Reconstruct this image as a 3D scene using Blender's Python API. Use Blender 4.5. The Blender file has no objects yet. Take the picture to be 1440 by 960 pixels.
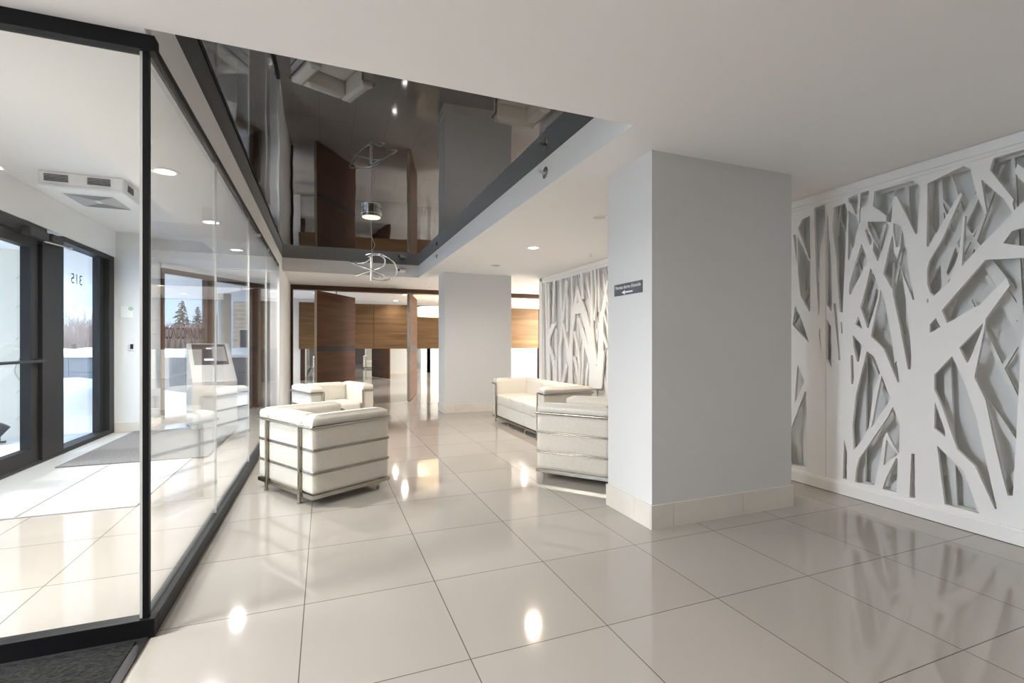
import bpy, bmesh, math, random
from mathutils import Vector, Matrix, noise
from mathutils.geometry import delaunay_2d_cdt
random.seed(7)
C = bpy.context.scene.collection
PI = math.pi
# ---------------------------------------------------------------- camera numbers (used only to measure where real surfaces lie)
FPX, YAW, CY, EYE = 675.6, 0.37211, 484.6, 1.2
SN, CS = math.sin(YAW), math.cos(YAW)
def ray(x, y):
    r = (x-720)/FPX; u = (CY-y)/FPX
    return SN+r*CS, CS-r*SN, u
def on_x(x, y, X):
    a = ray(x, y); t = X/a[0]
    return a[1]*t, EYE+a[2]*t
CEIL = 2.468
# ---------------------------------------------------------------- materials
def mat(name, col, rough=.5, metal=0, spec=.5, emit=None, estr=0, coat=0):
    m = bpy.data.materials.new(name); m.use_nodes = True
    b = m.node_tree.nodes['Principled BSDF']
    b.inputs['Base Color'].default_value = (*col, 1)
    b.inputs['Roughness'].default_value = rough
    b.inputs['Metallic'].default_value = metal
    b.inputs['Specular IOR Level'].default_value = spec
    if coat: b.inputs['Coat Weight'].default_value = coat; b.inputs['Coat Roughness'].default_value = .08
    if emit:
        b.inputs['Emission Color'].default_value = (*emit, 1); b.inputs['Emission Strength'].default_value = estr
    return m
def N(m, t, **k):
    n = m.node_tree.nodes.new(t)
    for a, v in k.items(): setattr(n, a, v)
    return n
def L(m, a, b): m.node_tree.links.new(a, b)
def noisy(m, scale, c1, c2, bump=0, stretch=(1,1,1), detail=4, obj=True, lo=.35, hi=.65):
    b = m.node_tree.nodes['Principled BSDF']
    tc = N(m, 'ShaderNodeTexCoord'); mp = N(m, 'ShaderNodeMapping'); nz = N(m, 'ShaderNodeTexNoise')
    mp.inputs['Scale'].default_value = stretch
    nz.inputs['Scale'].default_value = scale; nz.inputs['Detail'].default_value = detail
    cr = N(m, 'ShaderNodeValToRGB')
    cr.color_ramp.elements[0].position = lo; cr.color_ramp.elements[1].position = hi
    cr.color_ramp.elements[0].color = (*c1, 1); cr.color_ramp.elements[1].color = (*c2, 1)
    L(m, tc.outputs['Object'], mp.inputs['Vector']); L(m, mp.outputs[0], nz.inputs['Vector'])
    L(m, nz.outputs['Fac'], cr.inputs[0]); L(m, cr.outputs[0], b.inputs['Base Color'])
    if bump:
        bp = N(m, 'ShaderNodeBump'); bp.inputs['Strength'].default_value = bump; bp.inputs['Distance'].default_value = .01
        L(m, nz.outputs['Fac'], bp.inputs['Height']); L(m, bp.outputs[0], b.inputs['Normal'])
    return m
M = {}
M['ceiling'] = mat('ceiling_paint', (.83,.82,.81), .85, spec=.2)
M['white'] = mat('white_paint', (.76,.765,.76), .7, spec=.3)
M['column'] = mat('column_paint', (.66,.66,.655), .6, spec=.3)
M['corridor'] = mat('low_bounce_taupe', (.12,.10,.085), .7)  # dark tone put on the unseen corridor walls to cut bounced light
M['panel'] = mat('panel_lacquer', (.84,.84,.825), .45, spec=.35)
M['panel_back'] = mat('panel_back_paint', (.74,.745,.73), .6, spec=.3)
M['skirt_tile'] = noisy(mat('skirting_tile', (.7,.66,.6), .35), 3, (.66,.62,.56), (.72,.69,.63))
M['black'] = mat('black_metal', (.006,.006,.007), .5, spec=.25)
M['charcoal'] = mat('charcoal_metal', (.012,.014,.015), .5, spec=.3)
M['silver'] = mat('silver_metal', (.66,.65,.63), .35, .5)
M['chrome'] = mat('chrome', (.75,.74,.72), .12, 1)
M['steel'] = mat('satin_nickel', (.44,.40,.34), .25, 1)
M['leather'] = noisy(mat('white_leather', (.74,.71,.65), .42, spec=.45), 60, (.66,.625,.56), (.71,.675,.605), bump=.05)
M['plastic'] = mat('white_plastic', (.8,.8,.79), .4)
M['grey_plastic'] = mat('grey_plastic', (.25,.25,.25), .5)
M['darkslot'] = mat('dark_slot', (.05,.05,.055), .6)
M['kiosk'] = mat('kiosk_steel', (.5,.5,.49), .35, .2)
M['screen'] = mat('kiosk_screen', (.05,.05,.06), .08)
M['brownmetal'] = mat('bronze_frame', (.07,.045,.032), .4, .3)
def wood(name, c1, c2, rough=.35, stretch=(1,1,14)):
    return noisy(mat(name, c1, rough, spec=.12), 1.6, c1, c2, stretch=stretch, detail=6)
M['wood'] = wood('walnut_panel', (.075,.042,.020), (.125,.073,.034), .55, (.5,.5,9))
M['wood_door'] = wood('walnut_door', (.068,.027,.012), (.105,.044,.021), .6, (.5,.5,8))
M['wood_dark'] = wood('dark_wenge', (.014,.010,.009), (.022,.016,.013), .5)
M['wood_frame'] = wood('walnut_frame', (.075,.040,.025), (.10,.058,.037), .45)
M['lamp_on'] = mat('lamp_glow', (1,1,1), .5, emit=(1,.93,.82), estr=3)
M['lamp_off'] = mat('lamp_reflector', (.5,.5,.49), .3, .6)
M['shade'] = mat('fabric_shade', (.9,.8,.6), .8, emit=(1,.76,.42), estr=.85)
M['canopy_glow'] = mat('frosted_disc', (.9,.85,.75), .6, emit=(1,.85,.65), estr=.5)
M['sign'] = noisy(mat('sign_plate', (.07,.08,.09), .35), 6, (.055,.062,.07), (.085,.095,.105))
M['sign_white'] = mat('sign_lettering', (.85,.86,.88), .5)
M['letters'] = mat('window_lettering', (.07,.07,.08), .5)
M['paper'] = mat('paper', (.86,.88,.86), .7)
M['green'] = mat('pale_green', (.45,.62,.42), .6)
M['snow'] = noisy(mat('snow', (.86,.88,.9), .8, spec=.2), 1.2, (.70,.72,.74), (.78,.79,.80), bump=.4)
M['concrete'] = noisy(mat('concrete_block', (.2,.22,.24), .85), 1.6, (.085,.092,.10), (.125,.135,.14), bump=.2)
M['cap'] = mat('parapet_cap', (.55,.56,.54), .7)
M['stucco'] = noisy(mat('beige_stucco', (.62,.60,.54), .85), 1.0, (.60,.555,.46), (.66,.61,.51), bump=.15)
M['outcolumn'] = noisy(mat('concrete_column', (.42,.41,.35), .8), 2, (.38,.37,.31), (.46,.45,.39))
M['bark'] = noisy(mat('bark', (.13,.09,.07), .9), 4, (.10,.07,.05), (.17,.13,.10))
M['twigs'] = noisy(mat('bare_twigs', (.34,.24,.19), .9), 1, (.30,.20,.15), (.42,.32,.26))
M['needles'] = noisy(mat('conifer_needles', (.05,.09,.05), .8), 1.5, (.035,.07,.04), (.12,.16,.10))
M['soil'] = noisy(mat('brown_mulch', (.15,.09,.05), .95), 8, (.11,.065,.035), (.20,.13,.075), bump=.5)
M['rope'] = mat('clear_rope_light', (.55,.54,.46), .35)
# floor tile
def floor_mat():
    m = mat('porcelain_tile', (.5,.47,.43), .13, spec=.5)
    b = m.node_tree.nodes['Principled BSDF']
    tc = N(m, 'ShaderNodeTexCoord'); mp = N(m, 'ShaderNodeMapping')
    mp.inputs['Location'].default_value = (0.0865+.6066*20, -1.766+.6516*20, 0)
    br = N(m, 'ShaderNodeTexBrick', offset=0, squash=1)
    br.inputs['Scale'].default_value = 1; br.inputs['Mortar Size'].default_value = .0022
    br.inputs['Mortar Smooth'].default_value = 0; br.inputs['Bias'].default_value = 0
    br.inputs['Brick Width'].default_value = .6066; br.inputs['Row Height'].default_value = .6516
    br.inputs['Color1'].default_value = (.40,.37,.335,1); br.inputs['Color2'].default_value = (.425,.395,.36,1)
    br.inputs['Mortar'].default_value = (.13,.11,.095,1)
    nz = N(m, 'ShaderNodeTexNoise'); nz.inputs['Scale'].default_value = 1.3; nz.inputs['Detail'].default_value = 3
    cr = N(m, 'ShaderNodeMix', data_type='RGBA', blend_type='MULTIPLY'); cr.inputs[0].default_value = .35
    L(m, tc.outputs['Object'], mp.inputs['Vector']); L(m, mp.outputs[0], br.inputs['Vector'])
    L(m, tc.outputs['Object'], nz.inputs['Vector'])
    L(m, br.outputs['Color'], cr.inputs[6]); L(m, nz.outputs['Color'], cr.inputs[7])
    rp = N(m, 'ShaderNodeValToRGB'); rp.color_ramp.elements[0].color = (.8,.8,.8,1); rp.color_ramp.elements[1].color = (1,1,1,1)
    L(m, nz.outputs['Fac'], rp.inputs[0]); L(m, rp.outputs[0], cr.inputs[7])
    L(m, cr.outputs[2], b.inputs['Base Color'])
    rr = N(m, 'ShaderNodeMapRange'); rr.inputs['To Min'].default_value = .045; rr.inputs['To Max'].default_value = .08
    L(m, nz.outputs['Fac'], rr.inputs[0]); L(m, rr.outputs[0], b.inputs['Roughness'])
    return m
M['floor'] = floor_mat()
# glass: clear transmission with fresnel-weighted mirror reflection
def schlick(m, r0):
    lw = N(m, 'ShaderNodeLayerWeight'); lw.inputs['Blend'].default_value = .5
    p = N(m, 'ShaderNodeMath', operation='POWER'); p.inputs[1].default_value = 5
    L(m, lw.outputs['Facing'], p.inputs[0])
    q = N(m, 'ShaderNodeMath', operation='MULTIPLY_ADD'); q.inputs[1].default_value = 1-r0; q.inputs[2].default_value = r0
    L(m, p.outputs[0], q.inputs[0]); return q
def glass_mat(name, tint=(.985,.99,.987), r0=.04):
    m = bpy.data.materials.new(name); m.use_nodes = True; nt = m.node_tree; nt.nodes.clear()
    out = N(m, 'ShaderNodeOutputMaterial'); mx = N(m, 'ShaderNodeMixShader')
    tr = N(m, 'ShaderNodeBsdfTransparent'); tr.inputs[0].default_value = (*tint, 1)
    gl = N(m, 'ShaderNodeBsdfGlossy'); gl.inputs['Roughness'].default_value = 0
    gl.inputs['Color'].default_value = (1,1,1,1)
    q = schlick(m, r0); k = N(m, 'ShaderNodeMath', operation='MULTIPLY'); k.inputs[1].default_value = .72; L(m, q.outputs[0], k.inputs[0]); L(m, k.outputs[0], mx.inputs[0]); L(m, tr.outputs[0], mx.inputs[1]); L(m, gl.outputs[0], mx.inputs[2])
    L(m, mx.outputs[0], out.inputs[0]); return m
M['glass'] = glass_mat('clear_glass')
M['edge'] = mat('glass_edge', (.70,.72,.70), .2)
def stretch_ceiling_mat():
    m = bpy.data.materials.new('black_gloss_ceiling'); m.use_nodes = True; nt = m.node_tree; nt.nodes.clear()
    out = N(m, 'ShaderNodeOutputMaterial'); mx = N(m, 'ShaderNodeMixShader')
    df = N(m, 'ShaderNodeBsdfDiffuse'); df.inputs[0].default_value = (.006,.006,.007,1)
    gl = N(m, 'ShaderNodeBsdfGlossy'); gl.inputs['Roughness'].default_value = .012; gl.inputs['Color'].default_value = (.95,.97,1,1)
    q = schlick(m, .085)
    tc = N(m, 'ShaderNodeTexCoord'); nz = N(m, 'ShaderNodeTexNoise'); nz.inputs['Scale'].default_value = 1.1; nz.inputs['Detail'].default_value = 1
    bp = N(m, 'ShaderNodeBump'); bp.inputs['Strength'].default_value = 1; bp.inputs['Distance'].default_value = .004
    L(m, tc.outputs['Object'], nz.inputs['Vector']); L(m, nz.outputs['Fac'], bp.inputs['Height']); L(m, bp.outputs[0], gl.inputs['Normal'])
    k = N(m, 'ShaderNodeMath', operation='MINIMUM'); k.inputs[1].default_value = .26
    L(m, q.outputs[0], k.inputs[0]); L(m, k.outputs[0], mx.inputs[0])
    L(m, df.outputs[0], mx.inputs[1]); L(m, gl.outputs[0], mx.inputs[2]); L(m, mx.outputs[0], out.inputs[0]); return m
M['blackgloss'] = stretch_ceiling_mat()
M['mirror'] = mat('mirror_glass', (.82,.84,.84), .01, 1)
def dots_mat(name, base, hole, scale):
    m = mat(name, base, .4, .0); b = m.node_tree.nodes['Principled BSDF']
    tc = N(m, 'ShaderNodeTexCoord'); v = N(m, 'ShaderNodeTexVoronoi'); v.inputs['Randomness'].default_value = 0; v.inputs['Scale'].default_value = scale
    cr = N(m, 'ShaderNodeValToRGB'); cr.color_ramp.elements[0].position = .30; cr.color_ramp.elements[1].position = .36
    cr.color_ramp.elements[0].color = (*hole,1); cr.color_ramp.elements[1].color = (*base,1)
    L(m, tc.outputs['Object'], v.inputs['Vector']); L(m, v.outputs['Distance'], cr.inputs[0]); L(m, cr.outputs[0], b.inputs['Base Color'])
    return m
M['grate'] = dots_mat('perforated_grating', (.40,.41,.41), (.15,.15,.15), 50)
M['greymat'] = noisy(mat('grey_carpet_mat', (.1,.1,.1), .95, spec=.1), 90, (.13,.13,.135), (.2,.2,.205), bump=.5)
M['blackmat'] = noisy(mat('black_ribbed_mat', (.01,.01,.01), .9, spec=.2), 55, (.002,.002,.002), (.022,.022,.022), bump=1.0, stretch=(1,2.6,1), detail=2)
M['rubber'] = mat('rubber_edge', (.008,.008,.008), .6)
def brick_mat():
    m = mat('tan_brick', (.5,.36,.24), .85); b = m.node_tree.nodes['Principled BSDF']
    tc = N(m, 'ShaderNodeTexCoord'); mp = N(m, 'ShaderNodeMapping'); mp.inputs['Rotation'].default_value = (PI/2,0,0)
    br = N(m, 'ShaderNodeTexBrick'); br.inputs['Scale'].default_value = 1
    br.inputs['Brick Width'].default_value = .5; br.inputs['Row Height'].default_value = .16; br.inputs['Mortar Size'].default_value = .015
    br.inputs['Color1'].default_value = (.62,.44,.27,1); br.inputs['Color2'].default_value = (.5,.34,.22,1); br.inputs['Mortar'].default_value = (.6,.52,.42,1)
    L(m, tc.outputs['Object'], mp.inputs['Vector']); L(m, mp.outputs[0], br.inputs['Vector']); L(m, br.outputs['Color'], b.inputs['Base Color']); return m
M['brick'] = brick_mat()
def slat_mat():
    m = mat('ribbed_soffit', (.66,.67,.66), .6); b = m.node_tree.nodes['Principled BSDF']
    tc = N(m, 'ShaderNodeTexCoord'); w = N(m, 'ShaderNodeTexWave', bands_direction='Y'); w.inputs['Scale'].default_value = .55
    bp = N(m, 'ShaderNodeBump'); bp.inputs['Distance'].default_value = .03
    L(m, tc.outputs['Object'], w.inputs['Vector']); L(m, w.outputs['Fac'], bp.inputs['Height']); L(m, bp.outputs[0], b.inputs['Normal']); return m
M['soffit'] = slat_mat()
# ---------------------------------------------------------------- mesh helpers
def bx(bm, x0, x1, y0, y1, z0, z1, mtx=None):
    r = bmesh.ops.create_cube(bm, size=1)
    for v in r['verts']:
        v.co = Vector(((x0+x1)/2+v.co.x*(x1-x0), (y0+y1)/2+v.co.y*(y1-y0), (z0+z1)/2+v.co.z*(z1-z0)))
        if mtx: v.co = mtx @ v.co
    return r['verts']
def tube(bm, pts, r, n=10, cyc=False, cap=True):
    pts = [Vector(p) for p in pts]; rings = []; m = len(pts); up = None
    for i, p in enumerate(pts):
        if cyc: d = pts[(i+1)%m]-pts[i-1]
        else: d = pts[min(i+1, m-1)]-pts[max(i-1, 0)]
        d.normalize()
        if up is None: up = Vector((0,0,1)) if abs(d.z) < .9 else Vector((1,0,0))
        a = up-d*up.dot(d)
        if a.length < 1e-4: a = d.orthogonal()
        a.normalize(); b = d.cross(a); up = a
        rr = r[i] if isinstance(r, (list, tuple)) else r
        rings.append([bm.verts.new(p+a*math.cos(2*PI*k/n)*rr+b*math.sin(2*PI*k/n)*rr) for k in range(n)])
    for i in range(m if cyc else m-1):
        A, B = rings[i], rings[(i+1)%m]
        for k in range(n): bm.faces.new((A[k], A[(k+1)%n], B[(k+1)%n], B[k]))
    if cap and not cyc:
        bm.faces.new(rings[0][::-1]); bm.faces.new(rings[-1])
def round_path(pts, r, seg=5):
    pts = [Vector(p) for p in pts]; out = [pts[0]]
    for i in range(1, len(pts)-1):
        a, b, c = pts[i-1], pts[i], pts[i+1]
        u, v = (a-b).normalized(), (c-b).normalized()
        p0, p1 = b+u*r, b+v*r
        for k in range(seg+1):
            t = k/seg; out.append(p0*(1-t)**2+b*2*t*(1-t)+p1*t*t)
    out.append(pts[-1]); return out
def lathe(bm, prof, n=24, c=(0,0,0), mtx=None):
    rings = []
    for (r, z) in prof:
        ring = []
        for k in range(n):
            p = Vector((c[0]+r*math.cos(2*PI*k/n), c[1]+r*math.sin(2*PI*k/n), c[2]+z))
            if mtx: p = mtx @ p
            ring.append(bm.verts.new(p))
        rings.append(ring)
    for i in range(len(rings)-1):
        A, B = rings[i], rings[i+1]
        for k in range(n): bm.faces.new((A[k], A[(k+1)%n], B[(k+1)%n], B[k]))
    bm.faces.new(rings[0][::-1]); bm.faces.new(rings[-1])
def prism(bm, poly, z0, z1):
    a = [bm.verts.new((x, y, z0)) for x, y in poly]; b = [bm.verts.new((x, y, z1)) for x, y in poly]
    n = len(poly); bm.faces.new(a[::-1]); bm.faces.new(b)
    for i in range(n): bm.faces.new((a[i], a[(i+1)%n], b[(i+1)%n], b[i]))
def cushion(bm, x0, x1, y0, y1, z0, z1, r=.03, bulge=.012, pinch=(), n=12, nz=22, pd=.003, rv=.014):
    """rounded upholstered block, slightly puffed, pulled in where the rails press on it"""
    g = bmesh.new(); bmesh.ops.create_cube(g, size=2)
    for ax, cuts in ((0, n), (1, n), (2, nz)):
        for k in range(1, cuts):
            v = Vector((0,0,0)); v[ax] = -1+2*k/cuts
            nn = Vector((0,0,0)); nn[ax] = 1
            bmesh.ops.bisect_plane(g, geom=g.verts[:]+g.edges[:]+g.faces[:], plane_co=v, plane_no=nn)
    c = Vector(((x0+x1)/2, (y0+y1)/2, (z0+z1)/2)); h = Vector(((x1-x0)/2, (y1-y0)/2, (z1-z0)/2))
    for v in g.verts:
        u = v.co.copy(); f = Vector((1,1,1))
        # cluster samples towards the edges so the rounding is smooth
        w = Vector([math.copysign(abs(t)**.65, t) for t in u])
        p = Vector((w.x*h.x, w.y*h.y, w.z*h.z))
        ex, ey = abs(p.x)-(h.x-rv), abs(p.y)-(h.y-rv)
        if ex > 0 and ey > 0:
            k = rv/max(rv, math.hypot(ex, ey)); p.x = math.copysign(h.x-rv+ex*k, p.x); p.y = math.copysign(h.y-rv+ey*k, p.y)
        rz = r if p.z > 0 else rv; t_ = (abs(p.z)-(h.z-rz))/rz
        if t_ > 0:
            ins = rz*(1-math.sqrt(max(0, 1-min(1, t_)**2)))
            p.x = math.copysign(min(abs(p.x), h.x-ins), p.x); p.y = math.copysign(min(abs(p.y), h.y-ins), p.y)
        for i in range(3):
            if abs(abs(u[i])-1) < 1e-5:
                a, b = [j for j in range(3) if j != i]
                p[i] += math.copysign(bulge*(1-w[a]**2)*(1-w[b]**2), u[i])
        zz = c.z+p.z
        for pz in pinch:
            k = math.exp(-((zz-pz)/.012)**2)*pd
            if abs(p.x) > h.x*.85: p.x -= math.copysign(k, p.x)
            if abs(p.y) > h.y*.75: p.y -= math.copysign(k, p.y)
        v.co = c+p
    me = bpy.data.meshes.new('t'); g.to_mesh(me); g.free(); bm.from_mesh(me); bpy.data.meshes.remove(me)
def obj(name, bm, m, parent=None, smooth=None, loc=None, bevel=0):
    me = bpy.data.meshes.new(name); bmesh.ops.recalc_face_normals(bm, faces=bm.faces[:]); bm.to_mesh(me); bm.free()
    o = bpy.data.objects.new(name, me); C.objects.link(o)
    me.materials.append(M[m] if isinstance(m, str) else m)
    if smooth is not None:
        for p in me.polygons: p.use_smooth = True
        if smooth < 180: me.set_sharp_from_angle(angle=math.radians(smooth))
    if parent: o.parent = parent
    if loc: o.location = loc
    if bevel:
        b = o.modifiers.new('bevel', 'BEVEL'); b.width = bevel; b.segments = 2; b.limit_method = 'ANGLE'
    return o
def box(name, m, dims, parent=None, bevel=0):
    bm = bmesh.new(); bx(bm, *dims); return obj(name, bm, m, parent, bevel=bevel)
def thing(name, label, cat, loc=(0,0,0), rotz=0, group=None):
    o = bpy.data.objects.new(name, None); C.objects.link(o); o.empty_display_size = .1
    o.location = loc; o.rotation_euler = (0,0,rotz); o['label'] = label; o['category'] = cat
    if group: o['group'] = group
    return o
def tag(o, label, cat, group=None, kind=None):
    o['label'] = label; o['category'] = cat
    if group: o['group'] = group
    if kind: o['kind'] = kind
    return o
def struct(o, label=None):
    o['kind'] = 'structure'
    if label: o['label'] = label
    return o
def sbox(name, m, dims, label=None, bevel=0): return struct(box(name, m, dims, bevel=bevel), label)
def sempty(name, loc=(0,0,0), rz=0, label=None):
    o = bpy.data.objects.new(name, None); C.objects.link(o); o.location = loc; o.rotation_euler = (0,0,rz); o.empty_display_size = .1
    return struct(o, label)
def text_mesh(s, size, depth=.001, align='CENTER', sx=1):
    cu = bpy.data.curves.new('t', 'FONT'); cu.body = s; cu.size = size; cu.extrude = depth; cu.align_x = align; cu.align_y = 'CENTER'
    o = bpy.data.objects.new('t', cu); C.objects.link(o); dg = bpy.context.evaluated_depsgraph_get()
    me = bpy.data.meshes.new_from_object(o.evaluated_get(dg)); bpy.data.objects.remove(o); bpy.data.curves.remove(cu)
    bm = bmesh.new(); bm.from_mesh(me); bpy.data.meshes.remove(me)
    for v in bm.verts: v.co.x *= sx
    return bm
def inside(p, poly):
    x, y = p; c = False; j = len(poly)-1
    for i in range(len(poly)):
        xi, yi = poly[i]; xj, yj = poly[j]
        if (yi > y) != (yj > y) and x < (xj-xi)*(y-yi)/(yj-yi)+xi: c = not c
        j = i
    return c
def fretwork(name, mtl, parent, solids, holes, x_face, thick):
    """flat board in a plane x = x_face: union of solid polygons minus hole polygons, (y, z) coordinates"""
    verts, edges = [], []
    for poly in solids+holes:
        n0 = len(verts); verts += [Vector(p) for p in poly]
        edges += [(n0+i, n0+(i+1) % len(poly)) for i in range(len(poly))]
    V, E, F, _, _, _ = delaunay_2d_cdt(verts, edges, [], 0, 1e-5)
    bm = bmesh.new(); keep = []
    for f in F:
        c = (sum(V[i][0] for i in f)/len(f), sum(V[i][1] for i in f)/len(f))
        if any(inside(c, s) for s in solids) and not any(inside(c, h) for h in holes): keep.append(f)
    A = {}; B = {}; cnt = {}
    for f in keep:
        for i in f:
            if i not in A:
                A[i] = bm.verts.new((x_face, V[i][0], V[i][1])); B[i] = bm.verts.new((x_face+thick, V[i][0], V[i][1]))
        bm.faces.new([A[i] for i in f]); bm.faces.new([B[i] for i in reversed(f)])
        for a, b in zip(f, list(f[1:])+[f[0]]):
            k = (min(a, b), max(a, b)); cnt[k] = cnt.get(k, 0)+1
    for (a, b), n in cnt.items():
        if n == 1: bm.faces.new((A[a], A[b], B[b], B[a]))
    return obj(name, bm, mtl, parent)
def strut(p, q, w0, w1):
    p = Vector(p); q = Vector(q); d = (q-p).normalized(); n = Vector((-d.y, d.x))
    return [tuple(p+n*w0/2), tuple(q+n*w1/2), tuple(q-n*w1/2), tuple(p-n*w0/2)]
# ================================================================ ROOM SHELL
o = sbox('floor', 'floor', (-4.6, 7, -3, 16, -.1, 0))
# ground-floor slab is cut to the building's outline
bm = bmesh.new(); prism(bm, [(-4.6,-3),(8.2,-3),(8.2,16),(-.95,16),(-.95,11.0),(-1.12,10.72),(-2.41,8.84),(-2.41,8.2),(-2.85,8.2),(-2.85,2.4),(-4.6,2.4)], -.1, 0)
old = o.data; me = bpy.data.meshes.new('floor'); bm.to_mesh(me); bm.free(); me.materials.append(M['floor']); o.data = me; bpy.data.meshes.remove(old)
# ceiling: slab with the recess and the raised tray cut out, both with real upstands
RX0, RX1, RY0, RY1, RZ = -.675, 1.66, 2.33, 9.12, 2.70
TX0, TX1, TY0, TY1, TZ = -2.68, -1.40, 3.09, 8.45, 2.75
def holed_slab(bm, outer, holes, z0, z1):
    xs = sorted({outer[0], outer[1]}|{v for h in holes for v in h[:2]}); ys = sorted({outer[2], outer[3]}|{v for h in holes for v in h[2:]})
    for i in range(len(xs)-1):
        for j in range(len(ys)-1):
            cx, cy = (xs[i]+xs[i+1])/2, (ys[j]+ys[j+1])/2
            if any(h[0] < cx < h[1] and h[2] < cy < h[3] for h in holes): continue
            bx(bm, xs[i], xs[i+1], ys[j], ys[j+1], z0, z1)
    bmesh.ops.remove_doubles(bm, verts=bm.verts[:], dist=1e-5)
    seen = {}
    for f in bm.faces[:]:
        k = tuple(sorted(v.index for v in f.verts)) if False else tuple(sorted((round(v.co.x,4), round(v.co.y,4), round(v.co.z,4)) for v in f.verts))
        seen.setdefault(k, []).append(f)
    for fs in seen.values():
        if len(fs) > 1: bmesh.ops.delete(bm, geom=fs, context='FACES_ONLY')
bm = bmesh.new(); holed_slab(bm, (-4.6, 8.2, -3, 16), [(RX0, RX1, RY0, RY1), (TX0, TX1, TY0, TY1)], CEIL, 2.78)
struct(obj('ceiling', bm, 'ceiling'))
sbox('ceiling_recess', 'blackgloss', (RX0-.02, RX1+.02, RY0-.02, RY1+.02, RZ, RZ+.03), 'glossy black stretched ceiling in the long recess')
sbox('ceiling_tray', 'ceiling', (TX0-.02, TX1+.02, TY0-.02, TY1+.02, TZ, TZ+.05))
sbox('trim_1', 'ceiling', (-2.3, -.68, 9.2, 9.23, CEIL-.012, CEIL+.01))
# outer walls
sbox('wall_right', 'white', (4.10, 4.25, -3, 8.42, 0, CEIL))
sbox('wall_front', 'corridor', (-4.6, 4.25, -3.1, -3, 0, CEIL))
# corridor end: unseen window left of the camera, added for daylight from that side
w = sempty('added_window_3')
sbox('wall_corridor_end', 'corridor', (-4.6, -4.5, -3, .5, 0, CEIL))
for i, (y0, y1) in enumerate(((.5,1.45),(1.45,2.4))):
    bm = bmesh.new()
    for d in ((-4.6,-4.5,y0,y0+.05,0,CEIL),(-4.6,-4.5,y1-.05,y1,0,CEIL),(-4.6,-4.5,y0+.05,y1-.05,0,.08),(-4.6,-4.5,y0+.05,y1-.05,2.39,CEIL)): bx(bm, *d)
    f = obj('frame', bm, 'charcoal', w)
    box('pane', 'glass', (-4.56,-4.545,y0+.05,y1-.05,.08,2.39), w)
# exterior wall with door and sidelight (inner face x=-2.68)
sbox('wall_left', 'white', (-2.88, -2.672, 2.42, 4.35, 0, 2.752))
sbox('wall_left_header', 'white', (-2.88, -2.672, 4.35, 8.13, 2.40, 2.752))
sbox('wall_left_pier', 'white', (-2.88, -2.35, 8.13, 8.86, 0, 2.80))
sbox('wall_outer_corridor', 'white', (-4.6, -2.7, 2.42, 2.5, 0, 2.78))
# oblique window wall from (-2.35,8.87) to (-1.10,10.68)
P0 = Vector((-2.345, 8.85)); P1 = Vector((-1.12, 10.64)); WL = (P1-P0).length; WA = math.atan2(P1.y-P0.y, P1.x-P0.x)
ww = sempty('window_2', (P0.x, P0.y, 0), WA, 'tall angled window with bronze frame looking onto snow and trees')
bm = bmesh.new()
bx(bm, 0, WL, -.03, .06, 2.31, 2.385); bx(bm, 0, WL, -.03, .06, 0, .05)
obj('frame', bm, 'brownmetal', ww)
def wt(px):
    k = ray(px, 485); kx = k[0]/k[1]; d = (P1-P0).normalized()
    return (P0.x-kx*P0.y)/(kx*d.y-d.x)
for a, b, nm in ((0, .03, 'jamb'), (wt(289), wt(300), 'mullion'), (wt(352.5), WL, 'jamb')):
    box(nm, 'brownmetal', (a, b, -.04, .07, .05, 2.31), ww)
box('pane', 'glass', (.03, wt(289), .01, .02, .05, 2.31), ww)
box('pane', 'glass', (wt(300), wt(352.5), .01, .02, .05, 2.31), ww)
bm = text_mesh('CONDOMINIUMS', .19, .001, sx=.5)
for v in bm.verts: v.co = Vector((v.co.x, -.0-.0, v.co.y))
t = obj('window_lettering', bm, 'letters', ww); t.location = ((wt(232)+wt(288))/2, -.004+.01, 1.375)
bxs = [v.co.x for v in t.data.vertices]; t.scale = ((wt(287.5)-wt(231))/(max(bxs)-min(bxs)), 1, 1.35)
bm = bmesh.new(); d = (P1-P0).normalized(); n = Vector((-d.y, d.x))
bx(bm, -.02, WL+.05, -.04, .1, 2.385, 2.80, Matrix.Translation((P0.x, P0.y, 0)) @ Matrix.Rotation(WA, 4, 'Z'))
struct(obj('wall_window_header', bm, 'white'))
bm = bmesh.new(); prism(bm, [(P1.x,P1.y),(-.80,11.05),(-.80,11.2),(-1.0,11.2),(P1.x-.12,P1.y+.09)], 0, CEIL)
struct(obj('wall_end_left', bm, 'white'))
sbox('wall_end_return', 'white', (-.79, -.66, 8.36, 11.15, 0, CEIL))
# back room beyond the pivoting doors
BY = 14.45
sbox('wall_back', 'white', (-.95, 8.1, BY+.06, BY+.2, 0, 2.47))
w = sempty('window_4')
bm = bmesh.new()
for d in ((-1.0,-.85,11.2,11.3,0,2.468),(-1.0,-.85,BY-.06,BY+.06,0,2.468),(-1.0,-.85,12.8,12.86,.06,2.40),(-1.0,-.85,11.3,BY-.06,0,.06),(-1.0,-.85,11.3,BY-.06,2.40,2.468)): bx(bm, *d)
obj('frame', bm, 'white', w)
box('pane', 'glass', (-.93,-.92,11.3,12.8,.06,2.40), w); box('pane', 'glass', (-.93,-.92,12.86,BY-.06,.06,2.40), w)
sbox('wall_back_right', 'white', (8.0, 8.15, 8.3, BY+.1, 0, 2.47))
sbox('wall_side_right', 'white', (4.1, 8.0, 8.3, 8.42, 0, 2.47))
mw = thing('wall_mirror', 'long low mirror under the walnut panels on the far back wall', 'mirror')
XM1 = 6.572
box('mirror_plate', 'mirror', (-.62, XM1, BY+.04, BY+.055, .0, 1.085), mw)
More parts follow.
